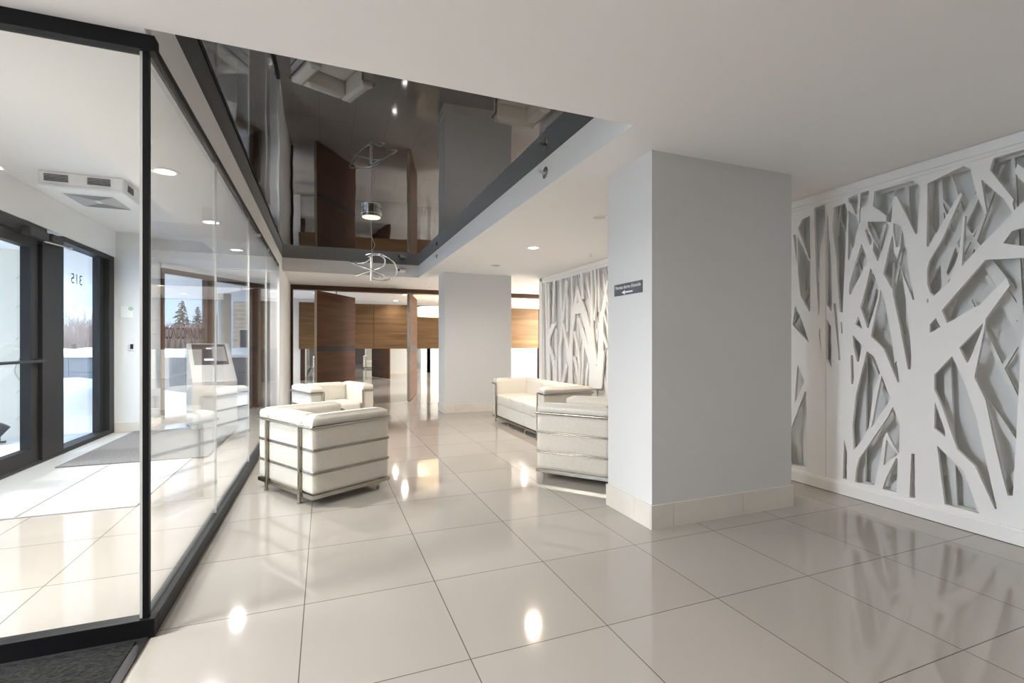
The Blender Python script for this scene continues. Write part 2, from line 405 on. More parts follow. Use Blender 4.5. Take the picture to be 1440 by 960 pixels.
pan_x = [-.64, .12, .95, 3.55, XM1]
wp_labels = ['walnut wall panel at the far left behind the open pivot door', 'narrow walnut wall panel just right of the near pivot door', 'wide walnut wall panel between the two pivot doors', 'walnut wall panel glimpsed right of the square far column']
pan_x = [-.66, 1.33, 3.55, XM1]
wp_labels = ['walnut wall panel left of and behind the broad pivot door', 'wide walnut wall panel between the two pivot doors, behind the drum pendant', 'walnut wall panel glimpsed between the far column and the carved wall']
for i in range(3):
    tag(box('wall_panel', 'wood', (pan_x[i]+.004, pan_x[i+1]-.004, BY-.02, BY+.055, 1.085, 2.375), bevel=.003), wp_labels[i], 'wall panel', 'walnut panels on the back wall')
tag(box('post', 'wood_dark', (XM1, XM1+.07, BY-.03, BY+.055, 0, 2.375)), 'dark slim post at the right end of the back wall panels', 'post')
# portal frame of the pivot doors
sbox('trim_2', 'wood_frame', (-.79, 8.0, 11.05, 11.3, 2.375, CEIL), 'walnut header beam over the pivoting doors')
sbox('trim_3', 'wood_frame', (-.76, -.62, 11.05, 11.25, 0, 2.375), 'walnut post at the left end of the door header')
# pillars
def pillar(name, x0, x1, y0, y1, label):
    r = sempty(name, (0,0,0), 0, label)
    box('shaft', 'column', (x0, x1, y0, y1, 0, CEIL), r)
    bm = bmesh.new(); t = .012; h = .155
    def run(a, b, fixed, axis, side):
        cuts = [a]; k = math.floor(a/.6066)*.6066+.33
        while k < b:
            if k > a+.05 and k < b-.05: cuts.append(k)
            k += .6066
        cuts.append(b)
        for i in range(len(cuts)-1):
            g = .0012; u, v = cuts[i]+g, cuts[i+1]-g
            if axis == 'x': bx(bm, u, v, min(fixed, fixed+side*t), max(fixed, fixed+side*t), 0, h)
            else: bx(bm, min(fixed, fixed+side*t), max(fixed, fixed+side*t), u, v, 0, h)
    run(x0-t, x1+t, y0, 'x', -1); run(x0-t, x1+t, y1, 'x', 1); run(y0, y1, x0, 'y', -1); run(y0, y1, x1, 'y', 1)
    obj('skirting', bm, 'skirt_tile', r)
    return r
pillar('wall_pillar_near', 1.985, 3.245, 2.582, 3.10, 'large square white column near the camera carrying the small sign')
pillar('wall_pillar_far', 1.955, 3.21, 8.26, 8.72, 'square white column in front of the back room')
# skirting on the left pier
bm = bmesh.new(); bx(bm, -2.68, -2.35, 8.115, 8.13, 0, .13); bx(bm, -2.35, -2.338, 8.12, 8.86, 0, .13)
struct(obj('baseboard_left', bm, 'skirt_tile'))
# ================================================================ GLASS PARTITION
GX, GY = -.68, 2.40
gf = sempty('wall_glass_front', label='frameless clear glass pane with black rails facing the camera')
box('base_rail', 'black', (-2.68, GX+.03, GY-.03, GY+.03, 0, .078), gf, bevel=.002)
box('head_rail', 'black', (-2.68, GX+.03, GY-.03, GY+.03, 2.405, CEIL), gf, bevel=.002)
box('pane', 'glass', (-2.68, GX-.022, GY-.006, GY+.006, .078, 2.405), gf)
box('corner_post', 'black', (GX-.016, GX+.006, GY-.012, GY+.012, .078, 2.405), gf)
box('corner_seal', 'edge', (GX-.026, GX-.0165, GY-.010, GY+.010, .078, 2.405), gf)
gs_ = sempty('wall_glass_side', label='long frameless glass wall of panes on a dark base rail')
box('base_rail', 'charcoal', (GX-.03, GX+.03, GY+.031, 8.35, 0, .075), gs_, bevel=.002)
bm = bmesh.new(); bx(bm, GX-.03, GX+.012, GY+.031, 8.35, 2.43, CEIL)
obj('head_rail', bm, 'charcoal', gs_)
box('track', 'silver', (GX-.034, GX-.010, GY+.031, 8.35, 2.405, 2.43), gs_)
bm = bmesh.new()
for y in (5.98, 6.87, 7.9): bx(bm, GX-.03, GX+.02, y-.012, y+.012, 2.40, 2.43)
obj('track_clip', bm, 'silver', gs_)
ys = [GY+.02, 3.722, 5.231, 6.74, 8.35]
for i in range(4):
    box('pane', 'glass', (GX-.006, GX+.006, ys[i]+.002, ys[i+1]-.002, .075, 2.42), gs_)
for y in ys[1:4]:
    box('joint', 'edge', (GX-.006, GX+.006, y-.0019, y+.0019, .075, 2.42), gs_)
# ================================================================ EXTERIOR DOOR AND SIDELIGHT
d1 = sempty('door_1', label='black framed glass entrance door with a push bar')
X0, X1 = -2.80, -2.72
box('head_frame', 'black', (-2.84, -2.69, 4.35, 6.42, 2.28, 2.40), d1)
box('jamb', 'black', (-2.84, -2.69, 6.33, 6.76, 0, 2.28), d1)
bm = bmesh.new()
for d in ((X0,X1,5.30,5.42,.02,2.27),(X0,X1,6.18,6.32,.02,2.27),(X0,X1,5.42,6.18,.02,.16),(X0,X1,5.42,6.18,2.17,2.27)): bx(bm, *d)
lf = obj('leaf_frame', bm, 'black', d1)
box('leaf_pane', 'glass', (-2.77,-2.76,5.42,6.18,.16,2.17), d1)
bm = bmesh.new()
for d in ((X0,X1,4.38,4.50,.02,2.27),(X0,X1,5.17,5.29,.02,2.27),(X0,X1,4.50,5.17,.02,.16),(X0,X1,4.50,5.17,2.17,2.27)): bx(bm, *d)
obj('leaf_frame', bm, 'black', d1); box('leaf_pane', 'glass', (-2.77,-2.76,4.50,5.17,.16,2.17), d1)
bm = bmesh.new(); tube(bm, [(-2.655,5.34,1.035),(-2.655,6.30,1.035)], .014); bx(bm, -2.72,-2.65,5.33,5.37,1.01,1.06); bx(bm, -2.72,-2.65,6.24,6.30,1.01,1.06)
obj('push_bar', bm, 'charcoal', d1, smooth=40)
box('threshold', 'charcoal', (-2.86,-2.66,4.35,6.76,0,.02), d1)
cl = box('door_closer', 'charcoal', (-2.69,-2.62,5.95,6.30,2.25,2.34), d1, bevel=.01)
box('door_closer', 'charcoal', (-2.69,-2.62,6.36,6.60,2.27,2.35), d1, bevel=.008)
bm = bmesh.new(); tube(bm, [(-2.64,6.25,2.245),(-2.60,6.52,2.25),(-2.66,6.85,2.27)], .008); tube(bm, [(-2.66,6.85,2.262),(-2.66,6.85,2.29)], .014)
obj('closer_arm', bm, 'silver', d1, smooth=40)
w1 = sempty('window_1', label='black framed glass sidelight with the reversed number 315')
bm = bmesh.new()
for d in ((-2.84,-2.69,7.98,8.13,0,2.40),(-2.84,-2.69,6.76,8.0,2.345,2.40),(-2.84,-2.69,6.76,8.0,0,.05)): bx(bm, *d)
obj('frame', bm, 'charcoal', w1)
box('frame_inset', 'charcoal', (-2.84,-2.76,7.88,7.98,.05,2.345), w1)
box('pane', 'glass', (-2.81,-2.80,6.76,7.88,.05,2.345), w1)
bm = text_mesh('315', .13, .001, sx=.9)
for v in bm.verts: v.co = Vector((0, -v.co.x, v.co.y))
t = obj('house_number', bm, 'letters', w1)
yy, zz = on_x(108, 393.5, -2.812); t.location = (-2.812, yy, zz); t.scale = (1, 1.75, 1.35)
# ================================================================ CARVED TREE WALL
PX = 3.872
def T(ox, oy, s): return lambda x, y: on_x(ox+x/s, oy+y/s, PX)
B1, B2 = T(1100,180,3.2), T(1100,470,3.2)
T1, T2, T3, T4 = T(1110,230,6.4), T(1270,180,6.4), T(1110,370,6.4), T(1270,320,6.4)
T5, T6, T7 = T(1110,510,4.8), T(1270,460,6.4), T(1270,600,5.647)
holes = [
 [T1(78,585),T1(118,500),T1(186,465),T1(190,860),T1(180,855)],
 [T1(35,640),T1(62,640),T1(68,915)],
 [T1(76,660),T1(175,870),T1(190,890),T3(186,430),T3(178,437),T3(98,288),T3(78,90)],
 [T3(50,380),T3(30,555),T3(175,715),T3(130,560),T3(78,430)],
 [T5(55,10),T5(103,128),T5(92,150),T5(35,270)],
 [T5(105,190),T5(115,200),T5(118,705),T5(-10,685),T5(-10,500),T5(100,205)],
 [T1(222,398),T1(320,362),T1(326,540),T1(272,800),T3(272,400),T3(262,480),T3(245,200),T1(236,900)],
 [T3(275,570),T3(287,800),T3(264,640)],
 [T1(400,395),T1(500,350),T1(522,430),T1(500,860),T3(490,200),T3(478,442),T3(455,438),T3(430,150),T1(425,870),T1(388,580)],
 [T1(338,440),T1(350,500),T1(378,960),T3(385,350),T3(375,435),T3(335,370)],
 [T3(393,360),T3(420,365),T3(458,870),T3(445,870)],
 [T3(335,500),T3(375,570),T3(380,940),T3(335,860)],
 [T3(460,530),T3(475,530),T3(480,630),T3(468,630)],
 [T3(553,825),T3(572,830),T5(436,100),T5(428,142),T5(418,145),T5(414,5)],
 [T1(527,312),T1(615,272),T1(616,440),T1(600,460),T1(555,365),T1(528,345)],
 [T1(640,268),T1(718,243),T1(705,330),T1(685,372),T1(645,400),T1(634,540),T1(626,530)],
 [T1(530,425),T1(598,470),T1(626,545),T1(575,750),T1(534,872),T1(527,860)],
 [B1(415,284),B1(585,236),B1(622,262),B1(607,475),B1(600,478),B1(512,300),B1(496,322),B1(490,425),B1(468,418),B1(468,393),B1(408,350)],
 [T1(705,522),T1(870,520),T1(900,560),T1(830,795),T1(815,790),T1(705,575)],
 [T1(678,600),T1(695,580),T1(745,690),T1(728,738)],
 [T1(757,700),T1(822,800),T1(797,880),T1(750,780)],
 [T1(648,720),T1(702,855),T3(690,15),T3(628,130),T3(548,285),T3(538,275),T3(540,195),T3(592,0),T1(610,850)],
 [T3(730,40),T3(765,110),T3(802,215),T3(795,310),T3(712,585),T3(700,580),T3(640,395),T3(690,210)],
 [T3(818,235),T3(855,330),T3(900,560),T3(930,740),T3(945,900),B2(515,120),B2(527,215),B2(520,217),T3(920,940),T3(850,770),T3(735,660),T3(745,590),T3(808,320)],
 [T3(620,475),T3(655,590),T3(595,550)],
 [T3(570,645),T3(655,740),T3(625,885),T3(610,885),T3(575,740)],
 [B2(380,75),B2(412,100),B2(442,170),B2(412,250),B2(390,415),B2(360,475),B2(322,520),B2(316,410),B2(332,270)],
 [B2(447,182),B2(487,292),B2(398,424),B2(406,390),B2(425,290)],
 [B2(497,325),B2(530,405),B2(525,535),B2(500,500),B2(470,440),B2(455,470),B2(440,560),B2(415,680),B2(328,665),B2(332,610),B2(345,560),B2(475,370)],
 [B2(468,472),B2(520,540),B2(455,590)],
 [B2(512,556),B2(520,560),B2(514,712),B2(450,695),B2(470,640)],
 [B1(495,480),B1(502,520),B1(495,725),B1(455,655),B1(490,500)],
 [B1(500,545),B1(540,660),B1(555,760),B1(578,958),B2(581,100),B2(578,157),B2(566,157),B2(535,0),B1(535,920),B1(497,745)],
 [B1(538,450),B1(560,560),B1(575,680),B1(594,768),B1(588,775),B1(525,615),B1(515,590),B1(530,540)],
 [B1(500,428),B1(536,440),B1(525,530),B1(512,538),B1(500,470)],
 # crown between trunk and big limb
 [T2(218,500),T2(545,338),T2(605,375),T2(665,605),T2(735,775),T2(752,765),T2(702,468),T2(715,468),T2(830,575),T2(895,625),T2(985,760),T2(850,905),
  B1(890,530),B1(808,622),B1(822,395),B1(815,395),B1(795,560),B1(752,690),B1(682,755),B1(665,740),B1(652,700),B1(652,640),B1(660,600),B1(720,500),B1(812,295),B1(800,290),B1(655,535),B1(650,525)],
 [T2(815,268),T2(1120,183),T2(1120,400),T2(1088,365),T2(1030,320),T2(1000,395),T2(1088,500),T2(1120,540),T2(1120,620),T2(1000,740),T2(985,680),T2(995,640),T2(780,378)],
 [T4(900,140),T4(980,30),T4(1060,5),T4(1140,0),T4(1140,172)],
 [T4(345,745),T4(740,288),T4(1140,268),T4(1140,640),T4(1085,700),T4(1085,960),T6(1065,130),T6(1035,650),T6(1020,960),T7(870,548),T7(830,545),T7(790,400),
  T6(800,940),T6(740,650),T6(640,450),T6(730,20),T4(742,820),T4(960,520),T4(930,450),T4(690,690),T4(395,860)],
 [T4(718,858),T6(505,185),T6(575,322),T6(600,290),T6(715,0)],
 [T4(295,810),T4(335,895),T4(240,945),T4(240,870)],
 [T6(440,260),T6(545,480),T6(665,830),T7(609,48),T7(745,650),T7(730,652),T7(570,310),T7(430,180),T6(345,700),T6(280,560),T6(280,425)],
 [T6(285,670),T6(330,800),T6(375,930),T7(335,80),T6(280,910)],
 [T7(268,150),T7(480,350),T7(605,690),T7(330,615)],
 [T7(65,212),T7(92,215),T7(95,565),T7(50,560)],
 [T5(370,515),T5(388,600),T5(388,790),T5(360,780)],
 [T4(215,640),T4(228,640),T4(228,675),T4(215,672)],
]
SEAM = 2.765; Z0, Z1 = .09, 2.385
def rect(y0, y1, z0=Z0, z1=Z1): return [(y0,z0),(y1,z0),(y1,z1),(y0,z1)]
def grove(y0, y1, n, rnd, wt_=.11, branch=.045, z0=Z0-.01, z1=Z1+.01):
    """leaning trunks with forked, tapering branches, all cut from one board"""
    S = []
    for i in range(n):
        y = y0+(y1-y0)*(i+.5+rnd.uniform(-.3,.3))/n
        lean = rnd.uniform(-.10,.10); w = wt_*rnd.uniform(.6,1.5)
        S.append(strut((y,z0),(y+lean,z1),w,w*.42))
        for k in range(rnd.randint(3,5)):
            z = rnd.uniform(.25,1.9); s = rnd.choice((-1,1)); ln = rnd.uniform(.5,1.1); a = rnd.uniform(.22,.55)
            yb = y+lean*(z-z0)/(z1-z0)
            q = (yb+s*ln*math.sin(a), min(z1+.05, z+ln*math.cos(a))); bw = branch*rnd.uniform(.8,1.5)
            S.append(strut((yb,z),q,bw,bw*.35))
            if rnd.random() < .7:
                t = rnd.uniform(.3,.6); m_ = (yb+(q[0]-yb)*t, z+(q[1]-z)*t)
                S.append(strut(m_, (m_[0]-s*rnd.uniform(.0,.18), min(z1, m_[1]+rnd.uniform(.25,.5))), bw*.7, bw*.2))
        for k in range(2):
            z = rnd.uniform(.12,.5); s = rnd.choice((-1,1))
            S.append(strut((y,z),(y+s*rnd.uniform(.12,.3), z0), branch*1.3, branch*1.9))
    return S
def clipped(S, y0, y1):
    out = []
    for p in S: out.append([(min(max(a,y0),y1), min(max(b,Z0),Z1)) for a, b in p])
    return out
def border(y0, y1): return [rect(y0,y1,Z0,Z0+.03), rect(y0,y1,Z1-.03,Z1), rect(y0,y0+.03), rect(y1-.03,y1)]
def carved(y0, y1, label, solids, hls, seed, d1=.10, d2=.18):
    t = thing('carved_wall_panel', label, 'wall panel', (0,0,0), 0, 'white carved tree panels along the right wall')
    fretwork('front_layer', 'panel', t, solids, hls, PX, .022)
    rnd = random.Random(seed)
    back = clipped(grove(y0+.05, y1-.05, max(3, int((y1-y0)/.33)), rnd, .055, .035), y0, y1)+border(y0, y1)
    fretwork('back_layer', 'panel_back', t, back, [], PX+d1, .018)
    box('backing_board', 'panel_back', (PX+d2, PX+d2+.02, y0, y1, Z0, Z1), t)
    return t
# fine top moulding hides behind the frame; big traced panel pair
carved(-1.2, SEAM-.002, 'white carved tree panel with the thickest trunk, nearest the camera', [rect(-1.2, SEAM-.002)]+[], holes+clipped([[ (a-1.55, b) for a, b in h] for h in holes[34:36]], -1.1, 1.0), 3)
holesB = [[(min(max(a, SEAM+.004), 9), b) for a, b in h] for h in holes if max(p[0] for p in h) > SEAM+.01]
holesA = holes
rn = random.Random(11)
gB = clipped(grove(3.2, 5.50, 9, rn), 3.13, 5.52)+border(SEAM+.002, 5.52)
carved(SEAM+.002, 5.52, 'white carved panel of slender trunks mostly hidden behind the near column', [rect(SEAM+.002, 3.15)]+gB, holesB, 5)
# far panel, trunks read off the strip of it the photograph shows
K = T(755,355,5.05)
def path(pts, w):
    out = []
    for i in range(len(pts)-1):
        (y0,z0_), (y1,z1_) = K(*pts[i]), K(*pts[i+1])
        s = lambda p: abs(K(p[0]+1, p[1])[0]-K(p[0], p[1])[0])
        out.append(strut((y0,z0_),(y1,z1_), w[i]*s(pts[i]), w[i+1]*s(pts[i+1])))
    return out
far = []
for pts, w in [
 ([(285,235),(300,340),(345,480),(385,640),(400,800),(402,965)],[6,30,34,40,60,72]),
 ([(285,240),(262,410),(245,560),(235,700),(237,960)],[6,22,18,24,26]),
 ([(290,470),(330,600),(385,770)],[12,26,34]),
 ([(470,150),(492,330),(458,450),(450,700),(432,960)],[8,14,26,34,40]),
 ([(500,200),(462,440)],[10,18]),([(455,560),(500,680)],[16,10]),([(470,700),(452,960)],[12,12]),
 ([(385,120),(392,520),(412,820)],[12,10,14]),([(312,140),(322,330)],[12,12]),([(352,170),(378,340),(385,560)],[8,10,8]),
 ([(80,220),(84,620),(84,960)],[14,12,16]),([(84,590),(130,500)],[18,8]),([(120,190),(112,500),(72,640),(118,760),(126,960)],[12,12,18,14,20]),
 ([(165,190),(178,500),(158,700),(160,960)],[12,10,14,18]),([(212,200),(182,480)],[14,8]),([(182,500),(216,690),(236,820)],[10,18,20]),
 ([(243,160),(250,330),(243,560)],[10,10,12]),([(200,230),(215,330),(212,560)],[8,8,10]),([(210,790),(172,960)],[16,18]),
 ([(262,560),(300,760),(302,960)],[12,10,12]),([(330,620),(316,960)],[10,10]),([(260,740),(290,880),(296,960)],[12,12,12]),
 ([(360,790),(345,960)],[14,12]),([(95,690),(126,850)],[14,16]),([(435,120),(440,420)],[8,10]),([(410,110),(420,300),(405,480)],[10,8,10]),
 ([(270,395),(325,400)],[40,30]),([(135,540),(135,960)],[8,10]),([(60,220),(78,960)],[14,14])]: far += path(pts, w)
rn = random.Random(4)
carved(5.53, 8.30, 'white carved panel of slim forked trunks behind the long sofa', clipped(far+grove(5.55, 6.05, 2, rn), 5.53, 8.30)+border(5.53, 8.30), [], 9, .045, .075)
# frame round the carved wall
fr = sempty('trim_4', label='white moulded frame around the carved tree wall')
bm = bmesh.new(); bx(bm, 3.845, 4.1, -3, 8.36, 2.40, CEIL-.004); bx(bm, 3.862, 4.1, -3, 8.36, 2.375, 2.40); obj('top_rail', bm, 'panel', fr)
bm = bmesh.new(); bx(bm, 3.85, 4.1, -3, 8.36, 0.004, .085); bx(bm, 3.862, 4.1, -3, 8.36, .085, .10); obj('base_rail', bm, 'panel', fr)
bm = bmesh.new(); bx(bm, 3.845, 4.1, 8.29, 8.42, 0, CEIL); obj('end_post', bm, 'panel', fr)
box('filler', 'panel', (PX, PX+.02, -3, -1.2, .09, 2.385), fr)
box('shadow_gap', 'black', (3.85, 4.1, -3, 8.36, 0, .004), fr)
# ================================================================ PIVOT DOORS
def pivot_door(name, p, q, label, band):
    p = Vector(p); q = Vector(q); ln = (q-p).length; a = math.atan2(q.y-p.y, q.x-p.x)
    r = sempty(name, (p.x, p.y, 0), a, label)
    box('leaf', 'wood_door', (0, ln, -.03, .03, .012, 2.31), r, bevel=.004)
    if band: box('band', 'wood_dark', (-.001, ln+.001, -.033, .033, 1.06, 1.17), r)
    box('edge_strip', 'steel', (-.003, 0, -.028, .028, .012, 2.31), r)
    bm = bmesh.new(); tube(bm, [(ln*.5,0,2.31),(ln*.5,0,2.40)], .014); tube(bm, [(ln*.5,0,0.0),(ln*.5,0,.02)], .02); obj('pivot', bm, 'steel', r)
    return r
pivot_door('door_2', (-.166,10.57), (.653,11.94), 'broad walnut pivot door with a dark middle band standing open', True)
pivot_door('door_3', (1.67,10.36), (2.10,11.90), 'walnut pivot door seen almost edge-on beside the far column', True)
# ================================================================ SEATING
def seat_unit(W, label, cat, loc, rot, seats=1, group=None, name='armchair'):
    D = .68; hx = D/2; hy = W/2; A = .16
    t = thing(name, label, cat, (loc[0], loc[1], 0), rot, group)
    rails = (.245, .415)
    for s in (-1, 1):
        bm = bmesh.new(); y0, y1 = sorted((s*(hy-A), s*hy))
        cushion(bm, -hx, hx, y0, y1, .085, .67, .045, .003, pinch=rails+(.585,)); obj('arm_cushion', bm, 'leather', t, smooth=180)
    inner = hy-A-.002
    for i in range(seats):
        a = -inner+2*inner*i/seats; b = -inner+2*inner*(i+1)/seats
        bm = bmesh.new(); cushion(bm, -hx, -hx+.17, a+.001, b-.001, .085, .665, .045, .003, pinch=rails+(.585,)); obj('back_cushion', bm, 'leather', t, smooth=180)
        bm = bmesh.new(); cushion(bm, -hx+.172, hx-.005, a+.001, b-.001, .27, .43, .035, .010); obj('seat_cushion', bm, 'leather', t, smooth=180)
        bm = bmesh.new(); cushion(bm, -hx+.172, hx-.005, a+.001, b-.001, .088, .268, .02, .003); obj('seat_base', bm, 'leather', t, smooth=180)
    g = .014
    bm = bmesh.new()
    for d in ((-hx-.008,hx+.008,-hy-.008,-hy+.03),(-hx-.008,hx+.008,hy-.03,hy+.008),(-hx-.008,-hx+.03,-hy+.03,hy-.03),(hx-.03,hx+.008,-hy+.03,hy-.03)): bx(bm, *d, .055, .085)
    obj('base_frame', bm, 'steel', t)
    ov = .02
    top = round_path([(hx+g,hy-A-.005,.588),(hx+g,hy+g,.588),(-hx-g,hy+g,.588),(-hx-g,-hy-g,.588),(hx+g,-hy-g,.588),(hx+g,-hy+A+.005,.588)], .02)
    bm = bmesh.new(); tube(bm, top, .012, 10); obj('top_rail', bm, 'steel', t, smooth=60)
    for z in rails:
        for dz in (-.006, .006):
            bm = bmesh.new()
            tube(bm, round_path([(hx,hy+.004,z+dz),(-hx-.004,hy+.004,z+dz),(-hx-.004,-hy-.004,z+dz),(hx,-hy-.004,z+dz)], .02), .0055, 8)
            obj('side_rail', bm, 'steel', t, smooth=60)
    for sx in (-1, 1):
        for s in (-1, 1):
            x = sx*(hx+.016); y = s*(hy-A-.005)
            bm = bmesh.new(); tube(bm, [(x,y,.008),(x,y,.26),(x,y,.588)], [.0125,.0125,.0125], 12)
            lathe(bm, [(.019,0),(.019,.008),(.013,.012)], 14, (x,y,0))
            obj('leg', bm, 'steel', t, smooth=40)
    if seats > 1:
        for y in (-hy*.33, hy*.33):
            bm = bmesh.new(); tube(bm, [(hx-.02,y,.006),(hx-.02,y,.06)], .011, 10); lathe(bm, [(.018,0),(.018,.008),(.011,.011)], 12, (hx-.02,y,0)); obj('leg', bm, 'steel', t, smooth=40)
    return t
G = 'white leather armchairs with metal rail frames'
seat_unit(.86, 'white leather armchair with nickel rails seen from behind beside the glass wall', 'armchair', (-.005,4.375), math.atan2(.34,.58), 1, G)
seat_unit(.86, 'white leather armchair facing the camera, beyond the cream one by the glass wall', 'armchair', (.105,7.02), math.radians(-68), 1, G)
seat_unit(.82, 'white leather armchair partly hidden behind the near column', 'armchair', (2.316+.01,3.957+.01), math.atan2(.78,-.63), 1, G)
seat_unit(1.92, 'long white leather sofa standing along the carved tree wall', 'sofa', (2.86,6.33), PI, 3, None, 'sofa')
# ================================================================ SPIRAL PENDANT LAMP
dx_, dy_ = CS, -SN   # camera-right direction, only used to lay the coil out from its measured silhouette
sp = thing('spiral_pendant_lamp', 'chrome coil pendant lamp hanging under the black gloss ceiling', 'pendant lamp', (.49, 5.60, 0))
def spt(u, v, dep): return (.008*(u-585)/11.08*dx_+dep*SN, .008*(u-585)/11.08*dy_+dep*CS, EYE+(CY-(330+v/11.08))*.008)
def smooth_pts(p, n=8):
    p = [Vector(q) for q in p]; out = []
    for i in range(len(p)-1):
        a = p[max(i-1,0)]; b = p[i]; c = p[i+1]; d = p[min(i+2,len(p)-1)]
        for k in range(n):
            t = k/n; out.append(.5*((2*b)+(c-a)*t+(2*a-5*b+4*c-d)*t*t+(3*b-a-3*c+d)*t**3))
    out.append(p[-1]); return out
for pts in ([(500,315,.0),(600,305,-.04),(730,325,-.10),(890,390,-.16),(985,470,-.14),(985,560,-.02),(930,630,.08),(840,665,.14),(700,700,.10),(600,695,.0)],
            [(540,345,.0),(650,338,-.08),(760,355,-.14),(825,395,-.12),(810,440,-.03),(740,480,.06),(620,510,.12),(480,540,.16),(250,610,.18)],
            [(585,330,.0),(520,360,.10),(400,392,.18),(290,398,.2),(180,385,.16),(300,440,.02),(430,500,-.08),(560,550,-.15),(700,600,-.16),(790,640,-.10),(790,665,-.02),(700,655,.03),(600,660,.0)]):
    bm = bmesh.new(); tube(bm, smooth_pts([spt(*p) for p in pts]), .0085, 8); obj('coil', bm, 'chrome', sp, smooth=60)
bm = bmesh.new(); tube(bm, [(0,0,1.925),(0,0,2.215)], .014, 14); obj('stem', bm, 'chrome', sp, smooth=40)
bm = bmesh.new(); tube(bm, [(.004,0,2.215),(.004,0,2.64)], .0015, 6); tube(bm, smooth_pts([(0,0,2.215),(.012,0,2.26),(.035,-.01,2.32),(.01,0,2.40),(-.004,0,2.5),(-.002,0,2.64)]), .002, 6); obj('cord', bm, 'silver', sp)
bm = bmesh.new(); lathe(bm, [(.100,2.63),(.105,2.635),(.105,2.662),(.112,2.664),(.112,2.672),(.105,2.674),(.105,2.70)], 40); obj('ceiling_rose', bm, 'chrome', sp, smooth=30)
bm = bmesh.new(); lathe(bm, [(.098,2.626),(.098,2.631)], 40); obj('rose_disc', bm, 'canopy_glow', sp, smooth=30)
# drum pendant in back room
dp = thing('drum_pendant_lamp', 'glowing cream drum pendant lamp in the back room', 'pendant lamp', (2.72, 12.65, 0))
bm = bmesh.new()
n = 48; R_ = .44
for i in range(n):
    pass
lathe_pts = [(R_,1.95),(R_,2.19),(R_-.004,2.19),(R_-.004,1.95)]
rings = [[bm.verts.new((r*math.cos(2*PI*k/n), r*math.sin(2*PI*k/n), z)) for k in range(n)] for r, z in lathe_pts]
for i in range(4):
    A_, B_ = rings[i], rings[(i+1) % 4]
    for k in range(n): bm.faces.new((A_[k], A_[(k+1)%n], B_[(k+1)%n], B_[k]))
obj('shade', bm, 'shade', dp, smooth=30)
bm = bmesh.new(); lathe(bm, [(.43,1.955),(.43,1.96)], 48); obj('diffuser', bm, 'shade', dp)
bm = bmesh.new(); tube(bm, [(0,0,1.96),(0,0,2.46)], .006); lathe(bm, [(.06,2.445),(.06,2.468)], 20); obj('rod', bm, 'silver', dp)
# ================================================================ DOWNLIGHTS
def downlight(x, y, label, on=True, power=16, col=(1,.9,.78), z=CEIL, r=.066, group='round recessed ceiling downlights'):
    t = thing('ceiling_downlight', label, 'ceiling light', (x, y, z), 0, group)
    bm = bmesh.new(); n = 28
    pr = [(r,-.006),(r+.022,-.006),(r+.026,0.0),(r,0.0)]
    rg = [[bm.verts.new((a*math.cos(2*PI*k/n), a*math.sin(2*PI*k/n), b)) for k in range(n)] for a, b in pr]
    for i in range(4):
        for k in range(n): bm.faces.new((rg[i][k], rg[i][(k+1)%n], rg[(i+1)%4][(k+1)%n], rg[(i+1)%4][k]))
    obj('trim_ring', bm, 'plastic', t, smooth=30)
    bm = bmesh.new(); lathe(bm, [(r,-.004),(r,-.001)], n); obj('lamp_face', bm, 'lamp_on' if on else 'lamp_off', t)
    if on:
        l = bpy.data.lights.new('downlight_beam', 'AREA'); l.shape = 'DISK'; l.size = r*1.8; l.energy = power; l.color = col; l.spread = math.radians(165)
        lo = bpy.data.objects.new('downlight_beam', l); C.objects.link(lo); lo.parent = t; lo.location = (0,0,-.009)
    return t
downlight(2.54, 5.74, 'lit downlight in the lobby ceiling above the long sofa', True, 27, (1,.84,.68))
downlight(2.543, 4.128, 'unlit downlight in the lobby ceiling just left of the near column', False)
downlight(2.547, 7.246, 'faint unlit downlight in front of the far column', False)
for y, l in ((4.198, 'lit downlight nearest the camera behind the glass wall'), (5.753, 'middle one of three lit downlights behind the glass wall'), (7.312, 'farthest lit downlight behind the glass wall')):
    downlight(-1.085, y, l, True, 34, (1,.97,.93))
for x, y, l in ((1.90,12.3,'nearer lit downlight in the back room, left of the drum pendant'),(1.90,14.05,'lit downlight close to the back wall panels'),(5.12,12.2,'lit downlight in the back room right of the far column'),(-.2,12.7,'lit downlight in the back room behind the broad pivot door'),(3.9,13.5,'lit downlight in the back room between pendant and right wall')):
    downlight(x, y, l, True, 7 if y > 13 else 14, (1,.92,.84))
for x, y, l in ((.2,.3,'added unseen downlight in the corridor ceiling behind the camera'),(2.3,.3,'added unseen downlight in the corridor ceiling right of the camera'),(-2.2,.3,'added unseen downlight in the corridor ceiling left of the camera'),(2.3,-1.6,'added unseen downlight at the right rear of the corridor'),(-.6,-1.6,'added unseen downlight at the rear of the corridor')):
    downlight(x, y, l, True, 2, (1,.84,.70))  # unseen corridor lamps added to lift the light level
